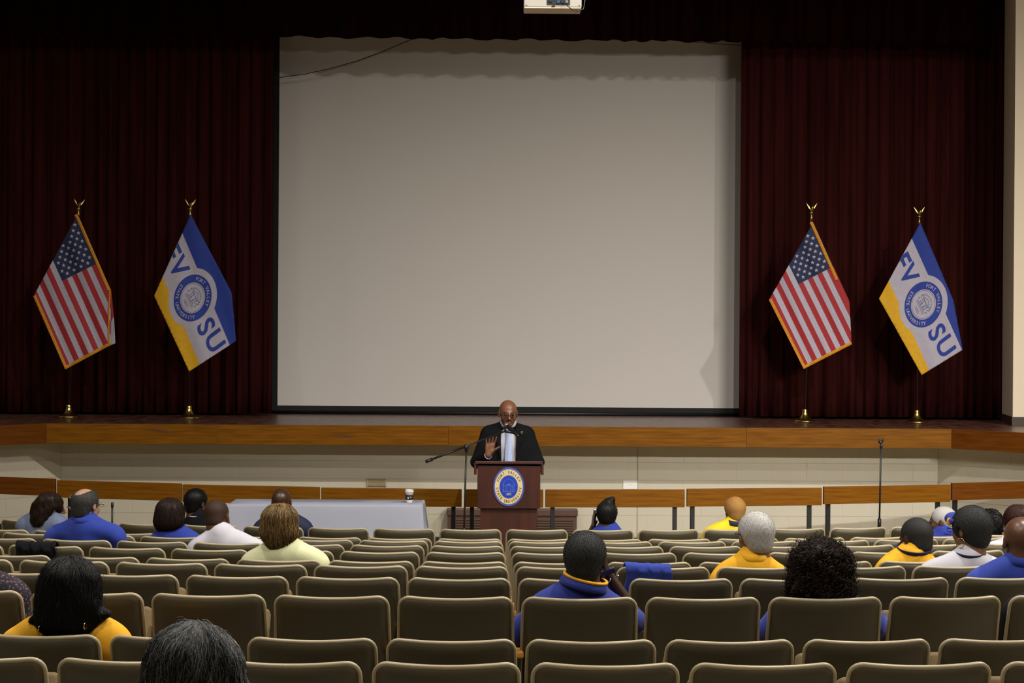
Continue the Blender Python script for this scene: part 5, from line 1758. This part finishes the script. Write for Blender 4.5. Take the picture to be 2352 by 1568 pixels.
# visor of the person in the white top
vz = Field((-0.16, -0.14, -0.1), (0.16, 0.22, 0.2), 0.006)
vz.ell((0, -0.005, 0.050), (0.104, 0.126, 0.034), 0.01); vz.ell((0, -0.012, 0.05), (0.094, 0.108, 0.2), 0.008, op='s'); vz.half((0, 0.045, 0), (0, -1, 0), 0.004)
vz.ell((0, 0.115, 0.058), (0.052, 0.040, 0.034), 0.015)
V, Q = vz.mesh(); np_mesh('cap_front', V, Q, CLOTH['deepblue'], r_, True, Mr)
bm = bmesh.new(); bmesh.ops.create_uvsphere(bm, u_segments=12, v_segments=8, radius=0.018)
MB().bm(bm, Mr @ Matrix.Translation((-0.052, 0.098, 0.044)) @ Matrix.Diagonal((0.5, 1, 1.2, 1))).build('cap_emblem', CLOTH['yellow'], r_, smooth=True)
# --- eighth row
seated('bald person in a royal blue polo at the right frame edge', 8, 2350, 125, 1290, 2351, 1186, 'blue', 'brown', None, None, hs=1.08, seed=17, wr=0.0024, yaw=2)[0]['label'] = 'person in a royal blue polo at the right frame edge'
# --- ninth row
k_, Mk = seated('person in a deep blue polo with a gold collar edge, phone at ear', 9, 1326, 118, 1353, 1346, 1219, 'deepblue', 'dark', CROP(0.010, 9000, 0.006), 'greyblack', yaw=-14, hs=1.08, hair_t=0.010, seed=18, edge=CLOTH['yellow'], collar=False, wr=0.0022, drop=0.008, neck_r=0.062,
    arms={-1: dict(elbow=(-0.285, 0.20, 0.66)), 1: dict(elbow=(0.29, 0.30, 0.72), wrist=(0.150, 0.30, 0.925), hand=(-0.35, -0.1, 1.0), palm=(-1, 0, 0), thumb=(0, -1, 0.2), curl=0.6)})
ring_collar(k_, Vector((0.030, 0.128, at(1326, 1349, ROW_Y[2] + 0.14).z - ROW_Z[2] + 0.012)), 0.088, 0.078, CLOTH['deepblue'], tilt=math.radians(6), edge=CLOTH['yellow'], h=0.034, flare=0.022, rz=math.radians(13))
pk = thing('phone', 'small dark phone with chrome ring at the gold-edged collar', 'phone', k_.matrix_basis @ Vector((0.128, 0.20, 0.955)), 0)
M = Matrix.Rotation(math.radians(70), 4, 'Y')
MB().bbox((-0.010, -0.035, -0.03), (0.010, 0.035, 0.045), 0.004, M).build('phone_body', mat('phone_violet', s2l((40, 38, 90)), 0.25, 0.3, var=0.2), pk)
MB().tube([Vector((0.045 + 0.004, -0.02, -0.012)), Vector((0.058, -0.02, -0.016))], 0.007, 10).build('phone_tip', STEEL, pk, smooth=True)
MB().tube([Vector((0.004 + 0.016 * math.cos(q), -0.038, -0.022 + 0.016 * math.sin(q))) for q in [PI + PI * i / 10 for i in range(11)]], 0.004, 8).build('phone_ring', STEEL, pk, smooth=True)
seated('person with a blue top hidden behind curly hair', 9, 1896, 140, 1374, 1886, 1237, 'blue', 'mid',
    dict(kind='vol', vol=[((0, -0.02, 0.02), (0.132, 0.125, 0.118)), ((0, -0.04, -0.075), (0.140, 0.11, 0.105))], wr=0.006, wf=50, h=0.008, low=-0.165, hairs=[('curl', 2800, 0.034, 0.0100, 0.0017)]), 'curl', hs=1.0, hair_t=0.018, seed=19, sleeve='long', collar=False, arms={-1: dict(elbow=(-0.30, 0.22, 0.66)), 1: dict(elbow=(0.27, 0.22, 0.70))})[0]['label'] = 'person in a blue top, leaning back right of the blue-gold polo'
seated('person in a dark floral top at the left frame edge', 9, -85, 150, 1312, -80, 1205, 'floral', 'brown', dict(kind='vol', vol=[((0, -0.02, 0.025), (0.098, 0.112, 0.100)), ((0, -0.05, -0.05), (0.095, 0.08, 0.09))], hairs=[('strand', 700, 6, 0.06, 0.0014, 0.003)]), 'black', hs=0.98, hair_t=0.014, seed=20, sleeve='long', collar=False)
seated('person in black at the right frame edge', 9, 2462, 155, 1352, 2480, 1235, 'black', 'dark', CROP(), 'black', hs=1.02, hair_t=0.006, seed=21, sleeve='long', collar=False)
# --- tenth row
h_, Mhh = seated('person in a yellow jacket, lower left', 10, 148, 146, 1424, 160, 1276, 'yellow', 'brown',
    dict(kind='vol', vol=[((0, -0.02, 0.025), (0.116, 0.118, 0.104)), ((0, -0.04, -0.05), (0.126, 0.105, 0.105)), ((0, -0.045, -0.115), (0.118, 0.095, 0.07)), ((0.125, -0.04, -0.085), (0.035, 0.03, 0.016)), ((-0.125, -0.04, -0.115), (0.03, 0.03, 0.018))], wr=0.003, wf=34, low=-0.156, lowt=0.05,
         hairs=[('strand', 4200, 9, 0.13, 0.0012, 0.004, dict(wave=0.002)), ('strand', 500, 5, 0.05, 0.0011, 0.012)]), 'black', hs=1.02, hair_t=0.014, seed=22, sleeve='long', collar=False, wr=0.003, drop=0.0)
for s, z in ((-1, -0.142), (1, -0.128)):
    hoop(h_, Mhh, s, 0.012, 0.003, z=z + 0.02, y=-0.12)
# --- nearest, below the frame: only the crown of the head shows
Yn = 4.62
CH_N = chair(4.50, ROW_Z[0] + 0.12, -2, 'olive theatre chair below the frame under the nearest grey head', 'down', True)
seated('person nearest the camera at the bottom edge, only the head showing', 12, 446, 210, 1700, 447, 1432, 'navy', 'mid',
    dict(kind='vol', vol=[((0, -0.02, 0.020), (0.122, 0.128, 0.110)), ((0, -0.04, -0.075), (0.146, 0.12, 0.11)), ((0, -0.05, -0.13), (0.14, 0.11, 0.09))], wr=0.005, wf=36, h=0.007, crown=(0.012, -0.01, 0.15),
         hairs=[('strand', 5200, 10, 0.10, 0.0010, 0.004, dict(wave=0.004, freq=50.0)), ('strand', 500, 6, 0.05, 0.0009, 0.010, dict(wave=0.006))]), 'salt', hs=1.0, hair_t=0.015, seed=23, sleeve='long', collar=False, rowY=4.50, rowZ=ROW_Z[0] + 0.12)
# ================================================================== the speaker at the lectern
SYp = 18.52
spx = at(1166, 1000, SYp).x
sp = thing('person', 'person in a black suit and pale blue tie speaking at the lectern, hand raised', 'person', (spx, SYp, FLOOR_Z), PI)
def sl_(px, py, Y):
    """speaker space: x to the speaker's right, y towards the hall"""
    p = at(px, py, Y)
    return Vector((spx - p.x, SYp - Y, p.z - FLOOR_Z))
shz = sl_(1112, 982, SYp).z
topz = sl_(1167, 918, SYp - 0.06).z
hs = 1.15
MS = Matrix.Translation((spx - at(1167, 950, SYp - 0.06).x, 0.06, topz - 0.118 * hs)) @ Matrix.Rotation(math.radians(6), 4, 'Z') @ Matrix.Rotation(math.radians(-7), 4, 'X') @ Matrix.Scale(hs, 4)
wS = 0.245
AR = {1: (Vector((wS - 0.05, 0.0, shz - 0.07)), Vector((wS + 0.055, 0.07, shz - 0.33)), sl_(1122, 1045, SYp - 0.30)),
      -1: (Vector((-(wS - 0.05), 0.0, shz - 0.07)), Vector((-(wS + 0.055), 0.05, shz - 0.33)), Vector((-0.17, 0.26, shz - 0.36)))}
def torso_s(F, e):
    F.ell((0, 0.0, 0.98), (0.165, 0.115, 0.12), 0.05, e=e)
    F.ell((0, 0.01, 1.14), (0.160, 0.115, 0.18), 0.06, e=e)
    F.ell((0, 0.0, shz - 0.18), (0.185, 0.118, 0.17), 0.05, e=e)
    F.cap((-(wS - 0.07), 0, shz - 0.065), (wS - 0.07, 0, shz - 0.065), 0.060, 0.060, 0.05, e=e)
    for s in (-1, 1):
        F.cap((s * 0.03, -0.01, shz + 0.01), (s * (wS - 0.09), 0, shz - 0.045), 0.045, 0.045, 0.05, e=e)
B = Field((-0.42, -0.2, -0.01), (0.42, 0.48, topz + 0.03), 0.0055)
torso_s(B, -0.012)
B.cap((0, 0.0, shz - 0.03), MS @ Vector((0, -0.02, -0.07)), 0.062, 0.060, 0.03)
head_shape(B, MS)
for s in (-1, 1):
    a, b, c = AR[s]
    B.cap(a, b, 0.048, 0.040, 0.03); B.cap(b, c, 0.038, 0.028, 0.02)
    hip, kn, an = Vector((s * 0.09, 0, 0.94)), Vector((s * 0.10, 0.02, 0.50)), Vector((s * 0.105, -0.02, 0.09))
    B.cap(hip, kn, 0.085, 0.058, 0.03); B.cap(kn, an, 0.054, 0.040, 0.02)
    B.cap((s * 0.105, -0.04, 0.045), (s * 0.12, 0.16, 0.03), 0.042, 0.03, 0.02)
hand_shape(B, AR[1][2], Vector((-0.16, 0.05, 1.0)), Vector((0, 1, 0)), Vector((-1, 0, 0.15)), 1.15, 0.16, 0.22, 0.004)
hand_shape(B, AR[-1][2], Vector((0.35, 0.7, -0.25)), Vector((0, -0.2, -1)), Vector((0.8, 0.3, 0.1)), 1.05, 0.3)
V, Q = B.mesh()
np_mesh('body', V, Q, mat('skin_speaker', (0.23, 0.095, 0.048, 1), 0.38, var=0.18, scale=(30, 30, 30), spec=0.5), sp)
# shirt, then an open jacket
S = Field((-0.3, -0.2, 0.92), (0.3, 0.3, shz + 0.1), 0.008)
torso_s(S, 0.0)
V, Q = S.mesh()
np_mesh('shirt', V, Q, CLOTH['white'], sp)
J = Field((-0.45, -0.25, 0.80), (0.45, 0.42, shz + 0.12), 0.007)
torso_s(J, 0.020)
J.ell((0, 0.0, 0.92), (0.185, 0.13, 0.13), 0.05)
for s in (-1, 1):
    a, b, c = AR[s]
    J.cap(a, b, 0.070, 0.058, 0.035); J.cap(b, b.lerp(c, 0.86), 0.060, 0.047, 0.02)
J.wrinkle(0.0018, 5, 18)
cx = spx - at(1168, 1010, SYp - 0.14).x
for s in (-1, 1):
    J.ell((s * 0.19, 0.02, 1.22), (0.10, 0.09, 0.20), 0.05)
J.cap((cx, 0.135, shz + 0.07), (cx + 0.006, 0.215, 0.9), 0.100, 0.105, 0.006, op='s')
V, Q = J.mesh()
np_mesh('jacket', V, Q, CLOTH['black'], sp)
for s in (-1, 1):                                           # lapels
    lp = [Vector((cx + s * 0.078, 0.060, shz + 0.045)), Vector((cx + s * 0.112, 0.098, shz - 0.02)), Vector((cx + s * 0.140, 0.128, shz - 0.11)), Vector((cx + s * 0.115, 0.138, shz - 0.13)), Vector((cx + s * 0.066, 0.150, shz - 0.36)), Vector((cx + s * 0.074, 0.140, shz - 0.12)), Vector((cx + s * 0.070, 0.104, shz - 0.02))]
    n = len(lp)
    back = [p + Vector((0, -0.008, 0)) for p in lp]
    mesh_obj('lapel', lp + back, [tuple(range(n)), tuple(range(2 * n - 1, n - 1, -1))] + [(i, n + i, n + (i + 1) % n, (i + 1) % n) for i in range(n)], CLOTH['black'], sp)
ring_collar(sp, Vector((cx * 0.6, 0.012, shz + 0.035)), 0.068, 0.068, CLOTH['white'], tilt=math.radians(-14), h=0.040, flare=0.016)
TIE = mat('tie_blue', s2l((150, 172, 222)), 0.6, color2=s2l((196, 208, 236)), scale=(120, 120, 120))
tie = [(0.015, shz + 0.012, 0.118), (0.020, shz - 0.03, 0.132), (0.014, shz - 0.045, 0.136), (0.026, shz - 0.18, 0.150), (0.036, shz - 0.36, 0.160), (0.038, shz - 0.42, 0.165), (0.0, shz - 0.47, 0.165)]
V, Fc = [], []
for (w_, z, y) in tie:
    V += [(cx - w_, y - 0.006, z), (cx, y + 0.006, z), (cx + w_, y - 0.006, z)]
for i in range(len(tie) - 1):
    for j in range(2):
        a = i * 3 + j
        Fc.append((a, a + 3, a + 4, a + 1))
to = mesh_obj('tie', V, Fc, TIE, sp)
sm = to.modifiers.new('t', 'SOLIDIFY'); sm.thickness = 0.006
# cuff and pin
a, b, c = AR[1]
d = (c - b).normalized()
MB().tube([b.lerp(c, 0.84), c - d * 0.004], [0.040, 0.037], 20, caps=False).build('cuff', CLOTH['white'], sp, smooth=True).modifiers.new('t', 'SOLIDIFY').thickness = 0.003
pn = sl_(1198, 994, SYp - 0.145)
MB().bbox((pn.x - 0.010, 0.128, pn.z - 0.012), (pn.x + 0.010, 0.142, pn.z + 0.012), 0.003).build('lapel_pin', GOLD, sp)
T = Field((-0.3, -0.2, 0.03), (0.3, 0.25, 1.08), 0.011)
T.ell((0, 0, 0.97), (0.175, 0.12, 0.10), 0.04)
for s in (-1, 1):
    T.cap((s * 0.09, 0, 0.94), (s * 0.10, 0.02, 0.50), 0.096, 0.075, 0.03); T.cap((s * 0.10, 0.02, 0.5), (s * 0.105, -0.02, 0.08), 0.075, 0.062, 0.02)
V, Q = T.mesh()
np_mesh('trousers', V, Q, CLOTH['black'], sp)
make_glasses(sp, MS, PLASTIC_K)
make_eyes(sp, MS)
MB().tube([MS @ Vector(p) for p in ((-0.027, 0.082, -0.062), (-0.020, 0.090, -0.048), (0, 0.0985, -0.043), (0.020, 0.090, -0.048), (0.027, 0.082, -0.062))], [0.0015, 0.003, 0.0034, 0.003, 0.0015], 8).build('moustache', HAIR['stubble'], sp, smooth=True)
MB().tube([MS @ Vector(p) for p in ((-0.022, 0.078, -0.086), (0, 0.087, -0.092), (0.022, 0.078, -0.086))], [0.004, 0.007, 0.004], 8).build('goatee', HAIR['stubble'], sp, smooth=True)
for s in (-1, 1):
    MB().tube([MS @ Vector((s * 0.016, 0.0945, 0.028)), MS @ Vector((s * 0.034, 0.0945, 0.033)), MS @ Vector((s * 0.050, 0.083, 0.027))], [0.0018, 0.0026, 0.0012], 6).build('eyebrow', HAIR['stubble'], sp, smooth=True)

# ================================================================== jackets over chair backs
def draped(name, label, key, x0, x1, drop_b, drop_f, m, seed, lump=0.006, skew=0.0):
    ch = CHAIRS[key]
    r = random.Random(seed)
    NX, NB, NF = 46, 26, 12
    V, Fc = [], []
    rows = NB + NF + 7
    ph = [r.uniform(0, 6.28) for _ in range(4)]
    for i in range(NX + 1):
        t = i / NX
        x = x0 + (x1 - x0) * t
        zt_ = top_z(max(-0.24, min(0.24, x)))
        db = drop_b * (1 + 0.10 * math.sin(9 * t + ph[0]) + skew * t)
        for j in range(rows):
            fold = lump * (math.sin(22 * t + ph[1] + 0.5 * math.sin(j * 0.2)) + 0.6 * math.sin(47 * t + ph[2]) + 0.5 * math.sin(13 * t + j * 0.35 + ph[3]))
            if j < NB:                                     # rear side, bottom to top
                z = zt_ - db * (1 - j / NB)
                p = back_pt(x, z, -0.022 - abs(lump) + fold * (0.35 + 0.65 * (1 - j / NB)))
            elif j < NB + 7:
                a = PI * (j - NB) / 6
                c = back_pt(x, zt_, 0.011)
                rr = 0.030 + max(0, 0.4 * fold) + abs(lump) * 0.6
                p = c + Vector((0, -rr * math.cos(a), rr * math.sin(a)))
            else:
                q = (j - NB - 7 + 1) / NF
                z = zt_ - drop_f * q
                p = back_pt(x, z, 0.062 + fold * 0.6)
            V.append(p + Vector((0.006 * math.sin(j * 0.3 + ph[0]), 0, 0)))
    for i in range(NX):
        for j in range(rows - 1):
            a = i * rows + j
            Fc.append((a, a + rows, a + rows + 1, a + 1))
    o = mesh_obj(name, V, Fc, m, smooth=True)
    o.matrix_basis = ch.matrix_basis.copy()
    sm = o.modifiers.new('t', 'SOLIDIFY'); sm.thickness = 0.008; sm.offset = 0
    return tag(o, label, 'jacket')
draped('jacket', 'royal blue jacket draped over an empty chair back', (7, 1), -0.205, 0.030, 0.17, 0.2, CLOTH['blue'], 3, 0.004)
draped('jacket', 'black jacket heaped over a chair back on the left', (5, -6), -0.165, 0.10, 0.13, 0.2, CLOTH['black'], 8, 0.011, skew=0.6)
